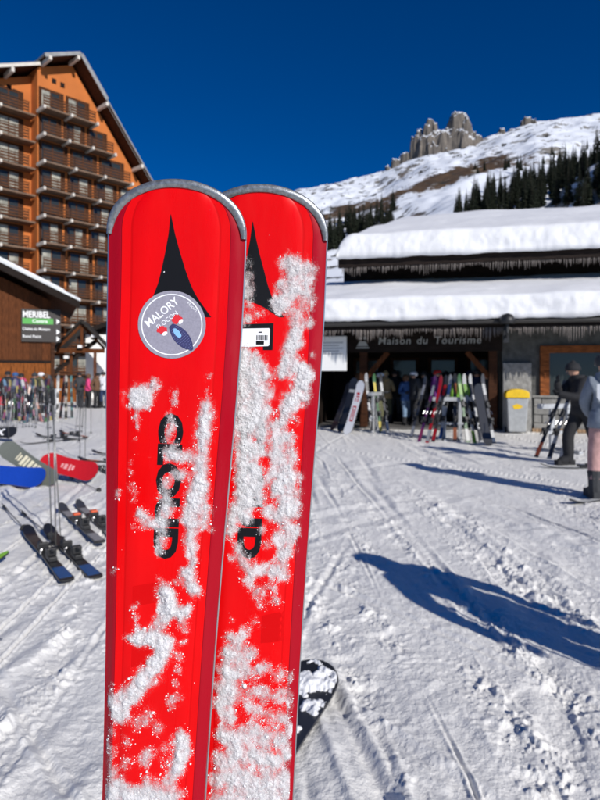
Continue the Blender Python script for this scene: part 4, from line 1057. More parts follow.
def orient(o, p0, p1, roll=0.0, off_=0.0):
    """put the local x axis from p0 towards p1; roll about it; off_ along its length"""
    p0 = Vector(p0); p1 = Vector(p1); d = (p1 - p0).normalized()
    up = Vector((0, 0, 1)) if abs(d.z) < .97 else Vector((0, -1, 0))
    yv = up.cross(d).normalized(); zv = d.cross(yv)
    m_ = Matrix((d, yv, zv)).transposed() @ Matrix.Rotation(roll, 3, 'X')
    o.rotation_euler = m_.to_euler(); o.location = p0 + d * off_
    return o
def on_snow(p, dz=.0): return Vector((p.x, p.y, gz(p.x, p.y) + dz))
M_ALU = mat('pole_grey', (.24, .24, .23), .35, .6)
def pole_thing(label, L=1.25, col=None, group=None):
    e = empty('ski_pole', (0, 0, 0), 0, label, 'ski pole', group); m_ = col or M_ALU
    MB().tube([(0.02, 0, 0), (L - .16, 0, 0)], [.005, .008], 8).build('shaft', m_, e, True)
    MB().tube([(0, 0, 0), (.03, 0, 0)], [.002, .005], 6).build('tip', M_STEEL, e)
    MB().tube([(.05, 0, 0), (.058, 0, 0), (.07, 0, 0)], [.038, .036, .01], 12).build('basket', M_BLACK, e)
    MB().tube([(L - .16, 0, 0), (L - .14, 0, 0), (L - .02, 0, 0), (L, 0, 0)], [.014, .017, .015, .020], 8).build('grip', M_BLACK, e, True)
    MB().tube([(L - .01, 0, .01), (L - .05, .03, .05), (L - .13, .03, .05), (L - .15, 0, .015)], .005, 5).build('strap', M_BLACK, e)
    return e

NAVY = ('navy', (.02, .05, .16)); BLACKC = ('black', (.016, .016, .018)); BLUEC = ('blue', (.012, .055, .34)); REDC = ('red', (.52, .012, .018))
SKG = 'skis lying on the snow by the racks'
# near pair with blue tails
for (a, b_, lab) in (((27, 535), (84, 606), 'dark ski with blue tail lying on the snow, the nearer of its pair'), ((47, 533), (112, 597), 'dark ski with blue tail lying on the snow, the farther of its pair')):
    s = ski_thing(lab, [BLACKC, ('tail_blue', (.015, .09, .27)), BLACKC], 1.72, .056, True, SKG)
    p0, p1 = on_snow(G(*a), .02), on_snow(G(*b_), .02); orient(s, p0, p1)
# third pair with orange bindings, partly behind the red ski
M_ORB = mat('binding_orange', (.75, .10, .02), .4)
for (a, b_, lab) in (((61, 512), (122, 566), 'grey ski with orange heel piece lying beside the blue-tailed pair'), ((78, 508), (135, 556), 'grey ski lying half behind the planted red ski')):
    s = ski_thing(lab, [('charcoal', (.05, .05, .055)), ('silver', (.30, .30, .31))], 1.7, .05, True, SKG)
    MB().box(.72, .80, -.036, .036, .062, .10).build('orange_piece', M_ORB, s, bevel=.006)
    orient(s, on_snow(G(*a), .02), on_snow(G(*b_), .02))
for (a, b_, lab) in (((88, 466), (150, 492), 'dark ski with orange tip lying behind the red snowboard'), ((60, 434), (130, 446), 'dark ski lying on the trampled snow before the ski racks'), ((78, 461), (140, 466), 'black ski lying past the red snowboard tip')):
    s = ski_thing(lab, [BLACKC, ('ski_orange', (.62, .12, .03))], 1.65, .05, True, SKG)
    orient(s, on_snow(G(*a), .02), on_snow(G(*b_), .02))
# pole pair planted upright
PG = 'ski poles planted upright in the snow'
for (tu, tv), (bu, bv), Lp in (((46, 372), (52, 545), 1.62), ((50, 366), (61, 540), 1.62), ((53, 380), (56, 550), 1.58)):
    s = pole_thing('grey ski pole planted upright beside the lying skis and boards', 1.52, None, PG)
    p0 = on_snow(G(bu, bv), -.03); t_ = P(tu, tv, p0.y + .05); orient(s, p0, t_)
for (tu, tv), (bu, bv) in (((80, 385), (80, 462)), ((86, 387), (85, 461))):
    s = pole_thing('thin dark ski pole planted beyond the red snowboard', 1.2, mat('pole_dark', (.10, .10, .10), .4, .4), 'dark poles beyond the red board')
    p0 = on_snow(G(bu, bv), -.03); orient(s, p0, P(tu, tv, p0.y))
# poles lying on the snow
for (a, b_, lab) in (((25, 533), (-14, 489), 'ski pole lying on the snow, tip by the blue-tailed ski'), ((52, 541), (2, 497), 'ski pole lying on the snow towards the blue snowboard'), ((100, 492), (50, 470), 'ski pole lying on the snow below the red snowboard')):
    s = pole_thing(lab, 1.3, None); orient(s, on_snow(G(*a), .03), on_snow(G(*b_), .03))
s = pole_thing('ski pole lying on bare snow with only its basket end showing', 1.2, None); orient(s, on_snow(G(3, 646), .03), on_snow(G(-160, 640), .03))
# snowboards resting on their bindings with the base turned up
def wavy_logo(col, x0, x1, h_):
    def f(e):
        q = MB(); rr = random.Random(4)
        x = x0
        while x < x1:
            w_ = rr.uniform(.03, .06); q.box(x, x + w_, -h_ * rr.uniform(.5, 1), h_ * rr.uniform(.4, 1), .0125, .014); x += w_ + rr.uniform(.015, .03)
        q.build('logo_print', gear_colour(*col), e)
    return f
def lean_board(e, pa, pb, tilt): return orient(e, pa, pb, tilt)
RB = board_thing('red snowboard with pale logo propped on the snow, base showing', REDC, .98, .155, wavy_logo(('pale_pink', (.75, .35, .35)), .42, .80, .06), None, True, True)
lean_board(RB, P(99, 474, 8.75), P(38, 460, 9.0), R(-58))
TB = board_thing('olive grey snowboard with pale splashes propped behind the blue board', ('olive_grey', (.13, .14, .12)), 1.15, .14, wavy_logo(('cream', (.72, .66, .48)), .18, .72, .09), None, True, True)
lean_board(TB, P(3, 446, 8.9), P(62, 487, 8.5), R(55))
BB = board_thing('blue snowboard with rounded tip propped on the snow', ('board_blue', (.010, .055, .38)), 1.5, .155, wavy_logo(('deep_blue', (.008, .03, .20)), .10, .3, .10), None, True, True)
lean_board(BB, P(47, 479, 8.4), P(-60, 469, 8.7), R(-56))
def letters_logo(txt, size, xo, yo, col, bold=.004):
    def f(e):
        vs_, fs_ = text_mesh(txt, size, bold)
        MB().add([(xo + v[0], yo + v[1], .0138) for v in vs_], fs_).build('lettering', gear_colour(*col), e, fix=False)
    return f
KB = board_thing('black snowboard with white block lettering lying before the racks', ('board_black', (.02, .02, .022)), 1.4, .15, letters_logo('ROCK', .24, .95, 0, ('white', (.8, .8, .8)), .01), None, True, True)
orient(KB, P(-37, 432, 14.2), P(34, 433, 14.0), R(55))
# lime green ski tip at the frame edge
GS = ski_thing('lime green ski lying on the snow', [('lime', (.28, .62, .03))], 1.7, .055, False); orient(GS, on_snow(G(9, 563), .03), on_snow(G(-120, 590), .02))
MB_ = board_thing('black snowboard with patches of snow lying behind the planted red skis', ('board_black', (.02, .02, .022)), 1.5, .152, None, None, False)
p0 = on_snow(G(319, 677), .035); p1 = on_snow(G(215, 830), .035); orient(MB_, p0, p1)
wx = np.linspace(0.0, .9, 200); wy = np.linspace(-.14, .14, 70); Dg, Xg = np.meshgrid(wx, wy, indexing='ij')
fm = fbm(Dg * 11, Xg * 13, 77, 4, .6) + .25 * np.exp(-((Dg - .16) / .10) ** 2 - ((Xg + .02) / .06) ** 2) - .54
half = np.vectorize(lambda d: tip_half(d, .152, 1.5, .17, .17))(Dg); fm = np.where(np.abs(Xg) > half * .93, -1, fm)
Zg = .0125 + .05 * np.clip(1 - Dg / (.17 * 2.4), 0, 1) ** 2 + np.clip(fm, 0, .3) * .10 + np.where(fm > 0, (fbm(Dg * 90, Xg * 90, 78, 2) - .3) * .008, -.003)
on = fm > 0; keep = on[:-1, :-1] | on[1:, :-1] | on[:-1, 1:] | on[1:, 1:]
tag(link('snow_patch', grid_mesh('snow_patch', Dg, Xg, Zg, M_ROOFSNOW, True, keep), MB_), kind='stuff')
MB().tube([(d, -tip_half(d, .153, 1.5, .17, .17), .004) for d in np.linspace(.2, 1.2, 20)], .005, 6).build('blue_edge', gear_colour('edge_blue', (.02, .18, .45)), MB_)

# ================================================================== PEOPLE
SKIN = mat('skin', (.50, .28, .19), .6)
def cloth(name, c): return mat('cloth_' + name, c, .85, noise=(14, .18), bump=(30, .35, .012))
BASE = {'pelvis': (0, 0, .97), 'belly': (0, -.01, 1.12), 'chest': (0, 0, 1.30), 'neck': (0, 0, 1.47), 'throat': (0, -.01, 1.53), 'head': (0, -.03, 1.63), 'crown': (0, -.015, 1.72)}
for s, t in ((-1, 'l'), (1, 'r')):
    BASE.update({'sh' + t: (s * .17, 0, 1.42), 'el' + t: (s * .27, .03, 1.14), 'wr' + t: (s * .25, -.10, .92), 'ha' + t: (s * .24, -.15, .84),
                 'hip' + t: (s * .09, 0, .90), 'kn' + t: (s * .12, -.03, .50), 'an' + t: (s * .13, .02, .12), 'to' + t: (s * .14, -.17, .055)})
EDG = [('pelvis', 'belly'), ('belly', 'chest'), ('chest', 'neck'), ('neck', 'throat'), ('throat', 'head'), ('head', 'crown')]
for t in 'lr': EDG += [('chest', 'sh' + t), ('sh' + t, 'el' + t), ('el' + t, 'wr' + t), ('wr' + t, 'ha' + t), ('pelvis', 'hip' + t), ('hip' + t, 'kn' + t), ('kn' + t, 'an' + t), ('an' + t, 'to' + t)]
RAD = {'pelvis': .145, 'belly': .14, 'chest': .155, 'neck': .075, 'throat': .058, 'head': .098, 'crown': .065, 'sh': .088, 'el': .066, 'wr': .050, 'ha': .042, 'hip': .105, 'kn': .082, 'an': .075, 'to': .052}
PCOUNT = [0]
def person(label, loc, yaw, jacket, pants, boots, hat, pose=None, scale=1.0, group=None, hat_kind='helmet', bulk=1.0, detail=False, glove=None):
    J = dict(BASE)
    if pose: J.update(pose)
    else:
        rp = random.Random(label); a_, b_2 = rp.uniform(-.16, .16), rp.uniform(-.12, .12)
        for t, s_ in (('l', -1), ('r', 1)):
            k_ = a_ * s_
            J['kn' + t] = (s_ * .12, -.04 + k_ * .6, .50); J['an' + t] = (s_ * .14, .02 + k_, .12); J['to' + t] = (s_ * .16, -.17 + k_, .055)
            bend = rp.choice((0, 0, 1, 2))
            if bend == 1: J['el' + t] = (s_ * .26, -.02, 1.15); J['wr' + t] = (s_ * .18, -.26, 1.13); J['ha' + t] = (s_ * .15, -.33, 1.16)
            if bend == 2: J['el' + t] = (s_ * .30, .06, 1.16); J['wr' + t] = (s_ * .22, -.10, 1.02); J['ha' + t] = (s_ * .17, -.15, .99)
        J['head'] = (b_2 * .3, -.04, 1.625); J['crown'] = (b_2 * .4, -.025, 1.715)
    names = list(J); ix = {n_: i for i, n_ in enumerate(names)}
    me = bpy.data.meshes.new('body'); me.from_pydata([J[n_] for n_ in names], [(ix[a], ix[b_]) for a, b_ in EDG], []); me.update()
    o = bpy.data.objects.new('body', me); COL.objects.link(o)
    o.modifiers.new('skin', 'SKIN')
    for n_ in names:
        r = RAD.get(n_, RAD.get(n_[:-1])); 
        if n_ not in ('head', 'crown', 'throat') and not n_.startswith('ha'): r *= bulk
        sv = me.skin_vertices[0].data[ix[n_]]; sv.radius = (r, r); sv.use_root = n_ == 'pelvis'
    ss = o.modifiers.new('sub', 'SUBSURF'); ss.levels = 2; ss.render_levels = 2
    dg = bpy.context.evaluated_depsgraph_get(); m2 = bpy.data.meshes.new_from_object(o.evaluated_get(dg))
    bpy.data.objects.remove(o); bpy.data.meshes.remove(me)
    co = np.empty(len(m2.polygons) * 3); m2.polygons.foreach_get('center', co); co = co.reshape(-1, 3)
    best = np.full(len(co), 1e9); mi = np.zeros(len(co), int)
    sec = {}
    for a, b_ in EDG:
        pa, pb = np.array(J[a]), np.array(J[b_]); d = pb - pa
        t = np.clip(((co - pa) @ d) / (d @ d), 0, 1); ds_ = np.linalg.norm(co - pa - t[:, None] * d, axis=1) - .5 * (RAD.get(a, RAD.get(a[:-1])))
        if a in ('throat', 'head'): k = 3
        elif a == 'neck': k = 0
        elif a.startswith('wr'): k = 4
        elif a.startswith('an'): k = 2
        elif a.startswith('hip') or a.startswith('kn') or b_.startswith('hip'): k = 1
        else: k = 0
        kk = np.full(len(co), k)
        if a.startswith('kn'): kk = np.where(t > .68, 2, 1)
        if a == 'pelvis' and b_ == 'belly': kk = np.where(t > -.1, 0, 1)
        u_ = ds_ < best; best = np.where(u_, ds_, best); mi = np.where(u_, kk, mi)
    m2.materials.clear()
    for m_ in (jacket, pants, boots, SKIN, glove or M_BLACK): m2.materials.append(m_)
    m2.polygons.foreach_set('material_index', mi); m2.polygons.foreach_set('use_smooth', [True] * len(m2.polygons))
    PCOUNT[0] += 1
    e = empty('person', (loc[0], loc[1], loc[2] if len(loc) > 2 else gz(loc[0], loc[1])), yaw, label, 'person', group); e.scale = (scale,) * 3
    link('body', m2, e)
    hd = Vector(J['head']); cr = Vector(J['crown']); up = (cr - hd).normalized()
    q = up.to_track_quat('Z', 'Y')
    def place(ob): ob.location = hd; return ob
    # hat, helmet or hair
    if hat_kind == 'helmet':
        hb = MB().rev([(.108, -.01), (.118, .03), (.114, .075), (.088, .115), (.045, .135), (.001, .14)], 18, sy=1.15)
        place(hb.build('helmet', hat, e, True)); 
        g_ = MB().rev([(.095, -.012), (.112, -.008), (.116, .03), (.105, .04)], 18, (0, -.022, 0), 1, 1.02); place(g_.build('goggles', M_GLASS, e, True))
    elif hat_kind == 'hat':
        place(MB().rev([(.106, -.005), (.116, .0), (.114, .05), (.092, .10), (.05, .135), (.001, .145)], 18, sy=1.1).build('hat', hat, e, True))
        place(MB().rev([(.001, .17), (.03, .16), (.04, .14), (.03, .12), (.001, .115)], 10).build('bobble', hat, e, True))
    else:
        place(MB().rev([(.075, -.10), (.105, -.05), (.112, .02), (.108, .07), (.08, .11), (.04, .128), (.001, .132)], 18, (0, .02, 0), 1, 1.05).build('hair', hat, e, True))
    # face: nose, eyes, mouth
    f = MB().add([(-.012, -.105, -.03), (.012, -.105, -.03), (0, -.135, -.035), (0, -.103, .015)], [(0, 1, 2), (1, 3, 2), (3, 0, 2)]); place(f.build('nose', SKIN, e))
    for s in (-1, 1):
        place(MB().rev([(.001, -.008), (.010, -.004), (.010, .004), (.001, .008)], 8, (s * .032, -.094, .008)).build('eye', M_BLACK, e))
    place(MB().box(-.022, .022, -.098, -.09, -.062, -.056).build('mouth', mat('lip', (.30, .10, .08), .6), e))
    # hood, hem and shell boots
    nk = Vector(J['neck']); pv = Vector(J['pelvis'])
    if hat_kind != 'hair':
        MB().rev([(.075, .055), (.12, .05), (.135, .0), (.12, -.05), (.08, -.07)], 16, (nk.x, nk.y + .035, nk.z + .02), 1, .95).build('hood', jacket, e, True)
    MB().rev([(.165 * bulk, .10), (.185 * bulk, .0), (.195 * bulk, -.10), (.18 * bulk, -.105)], 18, (pv.x, pv.y, pv.z), 1, .80).build('jacket_hem', jacket, e, True)
    for t in 'lr':
        an_, to_, kn_ = Vector(J['an' + t]), Vector(J['to' + t]), Vector(J['kn' + t]); hd_ = Vector((to_.x - an_.x, to_.y - an_.y, 0)).normalized(); up_ = (kn_ - an_).normalized()
        bt = MB(); bt.tube([an_ - Vector((0, 0, .06)), an_ + up_ * .10, an_ + up_ * .22], [.078, .078, .088], 10)
        bt.beam(Vector((an_.x, an_.y, .05)) - hd_ * .09, Vector((an_.x, an_.y, .05)) + hd_ * .24, .105, .09); bt.tube([an_ + hd_ * .02, Vector((an_.x, an_.y, .075)) + hd_ * .19], [.07, .045], 8)
        bt.build('boot', boots, e)
    # gloved fingers
    for t, s in (('l', -1), ('r', 1)):
        w_, h_ = Vector(J['wr' + t]), Vector(J['ha' + t]); d = (h_ - w_).normalized(); side = d.cross(Vector((0, 1, 0)))
        side = side.normalized() if side.length > .1 else Vector((1, 0, 0)); curl = d.cross(side).normalized()
        g_ = MB()
        for k, L in enumerate((.070, .082, .078, .060)):
            b0 = h_ + side * (k - 1.5) * .020; g_.tube([b0, b0 + d * L * .55, b0 + d * L * .9 - curl * L * .35], [.011, .011, .008], 6)
        b0 = h_ - d * .03 + side * s * .03; g_.tube([b0, b0 + side * s * .03 + d * .02, b0 + side * s * .035 + d * .05], [.012, .011, .008], 6)
        g_.build('fingers', glove or M_BLACK, e, True)
    return e

JBLACK = cloth('black', (.014, .014, .016)); JGREY = cloth('slate_grey', (.19, .22, .26)); PPINK = cloth('dusty_pink', (.46, .27, .25)); JNAVY = cloth('navy', (.02, .035, .09))
JBLUE = cloth('blue', (.04, .10, .25)); PJEAN = cloth('faded_denim', (.16, .24, .34)); JPURP = cloth('purple', (.16, .03, .20)); JRED = cloth('red', (.48, .02, .02)); JGREEN = cloth('green', (.18, .40, .04))
JPINK = cloth('hot_pink', (.62, .05, .18)); JDARK = cloth('charcoal', (.04, .042, .045)); JTAN = cloth('tan', (.38, .27, .13)); JOLIVE = cloth('olive', (.10, .10, .05)); JWHITE = cloth('white', (.72, .72, .74)); JBROWN = cloth('brown', (.12, .06, .03))
# grey hoodie and pink trousers at the picture's edge
gp = person('person in slate grey hooded jacket and dusty pink ski trousers, seen from behind', G(606, 499), R(172), JGREY, PPINK, JDARK, JDARK, scale=1.06, hat_kind='helmet', bulk=1.10, glove=JBLACK,
       pose={'ell': (-.22, -.10, 1.16), 'elr': (.22, -.10, 1.16), 'wrl': (-.12, -.22, 1.02), 'wrr': (.12, -.22, 1.02), 'hal': (-.07, -.24, .98), 'har': (.07, -.24, .98)})
MB().add([(x, .166 + .004 * math.cos(x * 9), z) for x, z in ((-.16, 1.40), (-.11, 1.40), (-.11, 1.26), (-.06, 1.21), (.06, 1.21), (.11, 1.26), (.11, 1.40), (.16, 1.40), (.16, 1.24), (.08, 1.15), (-.08, 1.15), (-.16, 1.24))], [(0, 1, 2, 11), (2, 3, 10, 11), (3, 4, 9, 10), (4, 5, 8, 9), (5, 6, 7, 8)]).build('back_print', mat('jacket_print', (.5, .52, .55), .8), gp)
tp = ski_thing('pale ski under the boot of the person in pink trousers', [('pale_ski', (.62, .62, .60))], 1.6, .05, True); orient(tp, on_snow(G(570, 505), .01), on_snow(G(640, 494), .01))
# black-clad skier at the rack, leaning towards the skis
person('person all in black leaning with raised hands over skis at the rack', G(584, 466), R(-78), JBLACK, JBLACK, JBLACK, JBLACK, scale=1.05, hat_kind='hat', bulk=1.25, glove=JBLACK,
       pose={'belly': (0, -.05, 1.12), 'chest': (0, -.10, 1.29), 'neck': (0, -.15, 1.45), 'throat': (0, -.17, 1.51), 'head': (0, -.21, 1.60), 'crown': (0, -.21, 1.69),
             'shl': (-.17, -.13, 1.40), 'shr': (.17, -.13, 1.40), 'ell': (-.21, -.30, 1.17), 'elr': (.21, -.28, 1.15), 'wrl': (-.12, -.42, 1.36), 'wrr': (.12, -.50, 1.20), 'hal': (-.10, -.43, 1.45), 'har': (.10, -.58, 1.23),
             'knl': (-.12, -.22, .53), 'anl': (-.12, -.20, .12), 'tol': (-.12, -.40, .06), 'knr': (.12, .10, .50), 'anr': (.12, .26, .13), 'tor': (.12, .08, .055)})
bs = ski_thing('white ski on the snow at the feet of the person in black', [('pale_ski', (.62, .62, .60))], 1.6, .05, True); orient(bs, on_snow(G(540, 468), .01), on_snow(G(610, 470), .01))
# person whose long shadow falls across the snow (stands just right of the picture)
person('person in navy ski clothes standing just right of the lying black snowboard', (2.50, 2.34), R(44), JNAVY, JDARK, JBLACK, JDARK, scale=1.02, hat_kind='helmet', bulk=1.22,
       pose={'ell': (-.36, .02, 1.18), 'wrl': (-.34, -.12, .98), 'hal': (-.33, -.18, .92), 'elr': (.29, .02, 1.16), 'wrr': (.28, -.14, .98), 'har': (.27, -.20, .92)})
for dx in (-.30, .28):
    s = pole_thing('ski pole planted beside the person in navy', 1.2, None, 'poles of the person in navy'); orient(s, on_snow(Vector((2.50 + dx, 2.34 + .12, 0)), -.02), Vector((2.50 + dx * 1.1, 2.34, 1.2)))
# people at the tourist office
crowd = [
 ((406, 426.5), R(20), JBLUE, PJEAN, JBLACK, JBROWN, 'hair', .92, 'person in blue jacket and faded jeans under the office sign'),
 ((386, 425), R(160), JTAN, JOLIVE, JBLACK, JTAN, 'hat', .98, 'person in tan coat and fur hat beside the white snowboard'),
 ((424, 426), R(-30), JDARK, JBLACK, JBLACK, JBLACK, 'helmet', .98, 'person in charcoal jacket before the office doors'),
 ((436, 427), R(60), JPURP, JBLACK, JBLACK, JRED, 'helmet', 1.0, 'person in purple jacket and red helmet behind the ski rack'),
 ((446, 425), R(-15), JDARK, JDARK, JBLACK, JBLACK, 'hat', .97, 'person in dark clothes and black hat behind the ski rack'),
 ((460, 428), R(190), JGREEN, JBLACK, JBLACK, JBLACK, 'helmet', .96, 'person in green jacket behind the leaning skis'),
 ((477, 427), R(10), JNAVY, JBLACK, JBLACK, JDARK, 'helmet', 1.0, 'person in navy jacket beside the office pillar'),
 ((358, 424), R(150), JBROWN, JBLACK, JBLACK, JBROWN, 'hair', .95, 'person in brown jacket behind the white snowboard'),
 ((371, 423), R(-60), JBLACK, JBLACK, JBLACK, JDARK, 'helmet', 1.0, 'person in black behind the slim grey rack'),
 ((395, 423), R(0), JBLACK, JDARK, JBLACK, JBLACK, 'hat', 1.0, 'person in black jacket deep under the office roof')]
for (uv, yaw, j, p_, b_, h_, hk, sc, lab) in crowd:
    person(lab, G(*uv), yaw, j, p_, b_, h_, scale=sc, hat_kind=hk, bulk=1.08)
lcrowd = [
 ((8, 414), R(30), JBLACK, JBLACK, JBLACK, JBLACK, 'helmet', 1.0, 'person in black helmet and jacket behind the crowded ski rack'),
 ((22, 414), R(-20), JPINK, JBLACK, JBLACK, JBLACK, 'helmet', .95, 'person in hot pink jacket behind the crowded ski rack'),
 ((34, 414), R(90), JDARK, JBLACK, JBLACK, JDARK, 'hat', .96, 'person in charcoal jacket by the chalet wall'),
 ((88, 408), R(120), JPINK, JBLACK, JBLACK, JBROWN, 'hair', .95, 'person in pink jacket before the white house'),
 ((80, 408), R(10), JDARK, JBLACK, JBLACK, JBLACK, 'hat', .98, 'person in dark jacket before the timber porch'),
 ((104, 408), R(-10), JWHITE, JNAVY, JBLACK, JBLACK, 'helmet', 1.0, 'person in white jacket beside the planted red skis'),
 ((97, 408), R(40), JBROWN, JBLACK, JBLACK, JBLACK, 'helmet', .97, 'person in brown jacket between the pink and the white jackets'),
 ((15, 415), R(200), JNAVY, JBLACK, JBLACK, JBLUE, 'helmet', .97, 'person in navy jacket and blue helmet behind the crowded ski rack'),
 ((40, 413), R(140), JOLIVE, JBLACK, JBLACK, JWHITE, 'helmet', .97, 'person in olive jacket and white helmet by the chalet corner'),
 ((46, 411), R(10), JBLACK, JBROWN, JBLACK, JBROWN, 'hair', .95, 'bareheaded person in black jacket by the chalet corner'),
 ((-4, 414), R(20), JRED, JBLACK, JBLACK, JBLACK, 'helmet', .97, 'person in red jacket at the end of the crowded ski rack')]
for (uv, yaw, j, p_, b_, h_, hk, sc, lab) in lcrowd:
    person(lab, G(*uv), yaw, j, p_, b_, h_, scale=sc, hat_kind=hk, bulk=1.08)

# ================================================================== RACKS WITH SKIS AND BOARDS
M_GALV = mat('galvanised_grey', (.42, .43, .44), .45, .3, noise=(6, .2))
def rack(label, u, v, rot, L=.95, hgt=1.06):
    p = on_snow(G(u, v)); e = empty('ski_rack', p, rot, label, 'ski rack')
    MB().box(-L / 2, L / 2, -.07, .07, hgt - .10, hgt).build('top_bar', M_GALV, e, bevel=.01)
    for x in (-L * .2, L * .2): MB().box(x - .045, x + .045, -.035, .035, .0, hgt - .101).build('post', M_GALV, e, bevel=.006)
    MB().box(-L * .38, L * .38, -.05, .05, .38, .44).build('lower_bar', M_GALV, e, bevel=.006)
    for x in (-L * .2, L * .2): MB().box(x - .05, x + .05, -.38, .38, -.03, .05).build('foot', M_GALV, e, bevel=.01)
    return e
rack('grey metal ski rack with purple, red and green skis leaning on it', 452, 440, R(-8))
rack('slim grey metal rack beside the white snowboard', 375, 432, R(60), .7, 1.12)
rack('grey metal rack under the skis of the person in black', 560, 452, R(15), 1.0, 1.0)
LG = 'skis and boards leaning on the racks'
def lean(label, cols_, bu, bv, tu, tv, dY=.35, L=1.7, w=.05, board=False, logo=None, roll=0.0):
    p0 = on_snow(G(bu, bv), -.02); p1 = P(tu, tv, p0.y + dY)
    if board: s = board_thing(label, cols_[0], L, w, logo, LG, True, True)
    else: s = ski_thing(label, cols_, L, w, True, LG)
    d = (p1 - p0).normalized(); orient(s, p0 + d * L, p0, roll)
    return s
def red_marks(e):
    q = MB()
    for (x0_, x1_, y0_, y1_) in ((.32, .40, -.06, .05), (.43, .47, -.05, .06), (.50, .60, -.06, -.03), (.50, .60, .02, .055), (.72, .76, -.06, .06), (.76, 1.12, .035, .06), (.76, 1.12, -.06, -.035), (1.12, 1.16, -.06, .06), (.82, 1.04, -.012, .012)): q.box(x0_, x1_, y0_, y1_, .0125, .0138)
    q.build('red_print', gear_colour(*REDC), e)
lean('white snowboard with red markings leaning on the slim rack', [('white', (.82, .82, .80))], 347, 434, 364, 376, .3, 1.55, .145, True, red_marks, R(-14))
lean('black snowboard leaning behind the white snowboard', [('board_black', (.02, .02, .022))], 333, 430, 352, 378, .3, 1.5, .14, True)
lean('purple ski leaning on the grey rack, outermost', [('purple', (.20, .03, .16)), ('pink_dull', (.35, .04, .12)), ('off_white', (.42, .42, .41))], 419, 442, 436, 380)
lean('red ski leaning on the grey rack beside the purple ski', [REDC, ('off_white', (.42, .42, .41)), REDC], 427, 443, 441, 384)
lean('lime and white ski leaning on the grey rack', [('pale_dull', (.38, .38, .37)), ('lime_dull', (.13, .27, .03)), ('lime_dull', (.13, .27, .03))], 475, 445, 465, 388)
lean('dark green ski leaning between the lime ski and the rack post', [('dark_green', (.03, .10, .03)), ('off_white', (.42, .42, .41)), ('lime_dull', (.13, .27, .03))], 468, 442, 460, 388)
lean('black snowboard leaning on the far end of the grey rack', [('board_black', (.02, .02, .022))], 488, 446, 478, 392, .3, 1.45, .13, True)
lean('white ski leaning behind the black snowboard at the grey rack', [('pale_dull', (.38, .38, .37)), BLACKC], 481, 442, 471, 388)
lean('orange-tipped dark ski leaning at the rack of the person in black', [BLACKC, ('ski_orange', (.62, .12, .03)), BLACKC], 536, 457, 566, 384, .3)
lean('grey ski leaning on the rack under the hands of the person in black', [('silver', (.30, .30, .31)), BLACKC], 549, 459, 574, 382, .3)
lean('pale grey ski leaning nearest the person in black', [('mid_grey', (.20, .21, .22)), ('silver', (.30, .30, .31))], 561, 460, 580, 384, .3)
lean('broad black snowboard with pale tip leaning at the end of the slim rack', [('board_black', (.02, .02, .022))], 341, 432, 357, 374, .3, 1.6, .15, True, lambda e: MB().box(.10, .42, -.10, .10, .0125, .0138).build('white_print', gear_colour('off_white', (.42, .42, .41)), e), R(-14))
for i, (bu, bv, tu, tv, cs, lab) in enumerate(((372, 433, 366, 380, [('silver', (.30, .30, .31)), BLACKC], 'silver ski leaning on the slim rack'), (381, 433, 374, 382, [('dark_green', (.03, .10, .03)), ('r_y', (.45, .35, .04))], 'dark green and yellow ski leaning on the slim rack'), (388, 432, 381, 384, [BLACKC, ('off_white', (.42, .42, .41))], 'black and white ski leaning on the slim rack'),
        (433, 442, 446, 384, [('charcoal', (.05, .05, .055)), REDC], 'charcoal ski with red print leaning at the middle of the grey rack'), (440, 441, 450, 386, [('pale_dull', (.38, .38, .37)), NAVY], 'pale and navy ski leaning at the middle of the grey rack'), (455, 441, 455, 386, [BLACKC, ('r_o', (.25, .08, .03))], 'black and orange ski leaning at the middle of the grey rack'), (411, 438, 425, 384, [('charcoal', (.05, .05, .055)), ('silver', (.30, .30, .31))], 'charcoal and silver ski leaning beside the purple ski'), (494, 444, 484, 390, [('charcoal', (.05, .05, .055)), ('off_white', (.42, .42, .41))], 'charcoal and white ski leaning past the black snowboard'))):
    lean(lab, cs, bu, bv, tu, tv)
for (uv, yaw, j, p_, b_, h_, hk, sc, lab) in (((415, 427), R(-70), JDARK, JBLACK, JBLACK, JWHITE, 'helmet', .97, 'person in charcoal jacket and white helmet under the office sign'), ((429, 424), R(100), JBROWN, JBLACK, JBLACK, JBLACK, 'hair', .96, 'person in brown jacket before the office doors'), ((468, 426), R(40), JBLACK, JBLACK, JBLACK, JNAVY, 'hat', .98, 'person in black with navy hat behind the lime ski'), ((487, 428), R(-40), JDARK, JDARK, JBLACK, JRED, 'hat', .96, 'person in charcoal with red hat beside the office pillar'), ((379, 427), R(80), JBLACK, JOLIVE, JBLACK, JWHITE, 'helmet', .95, 'person in black and olive with white helmet by the slim rack'), ((452, 423), R(0), JRED, JBLACK, JBLACK, JBLACK, 'helmet', .97, 'person in red jacket before the office doors')):
    person(lab, G(*uv), yaw, j, p_, b_, h_, scale=sc, hat_kind=hk, bulk=1.1)
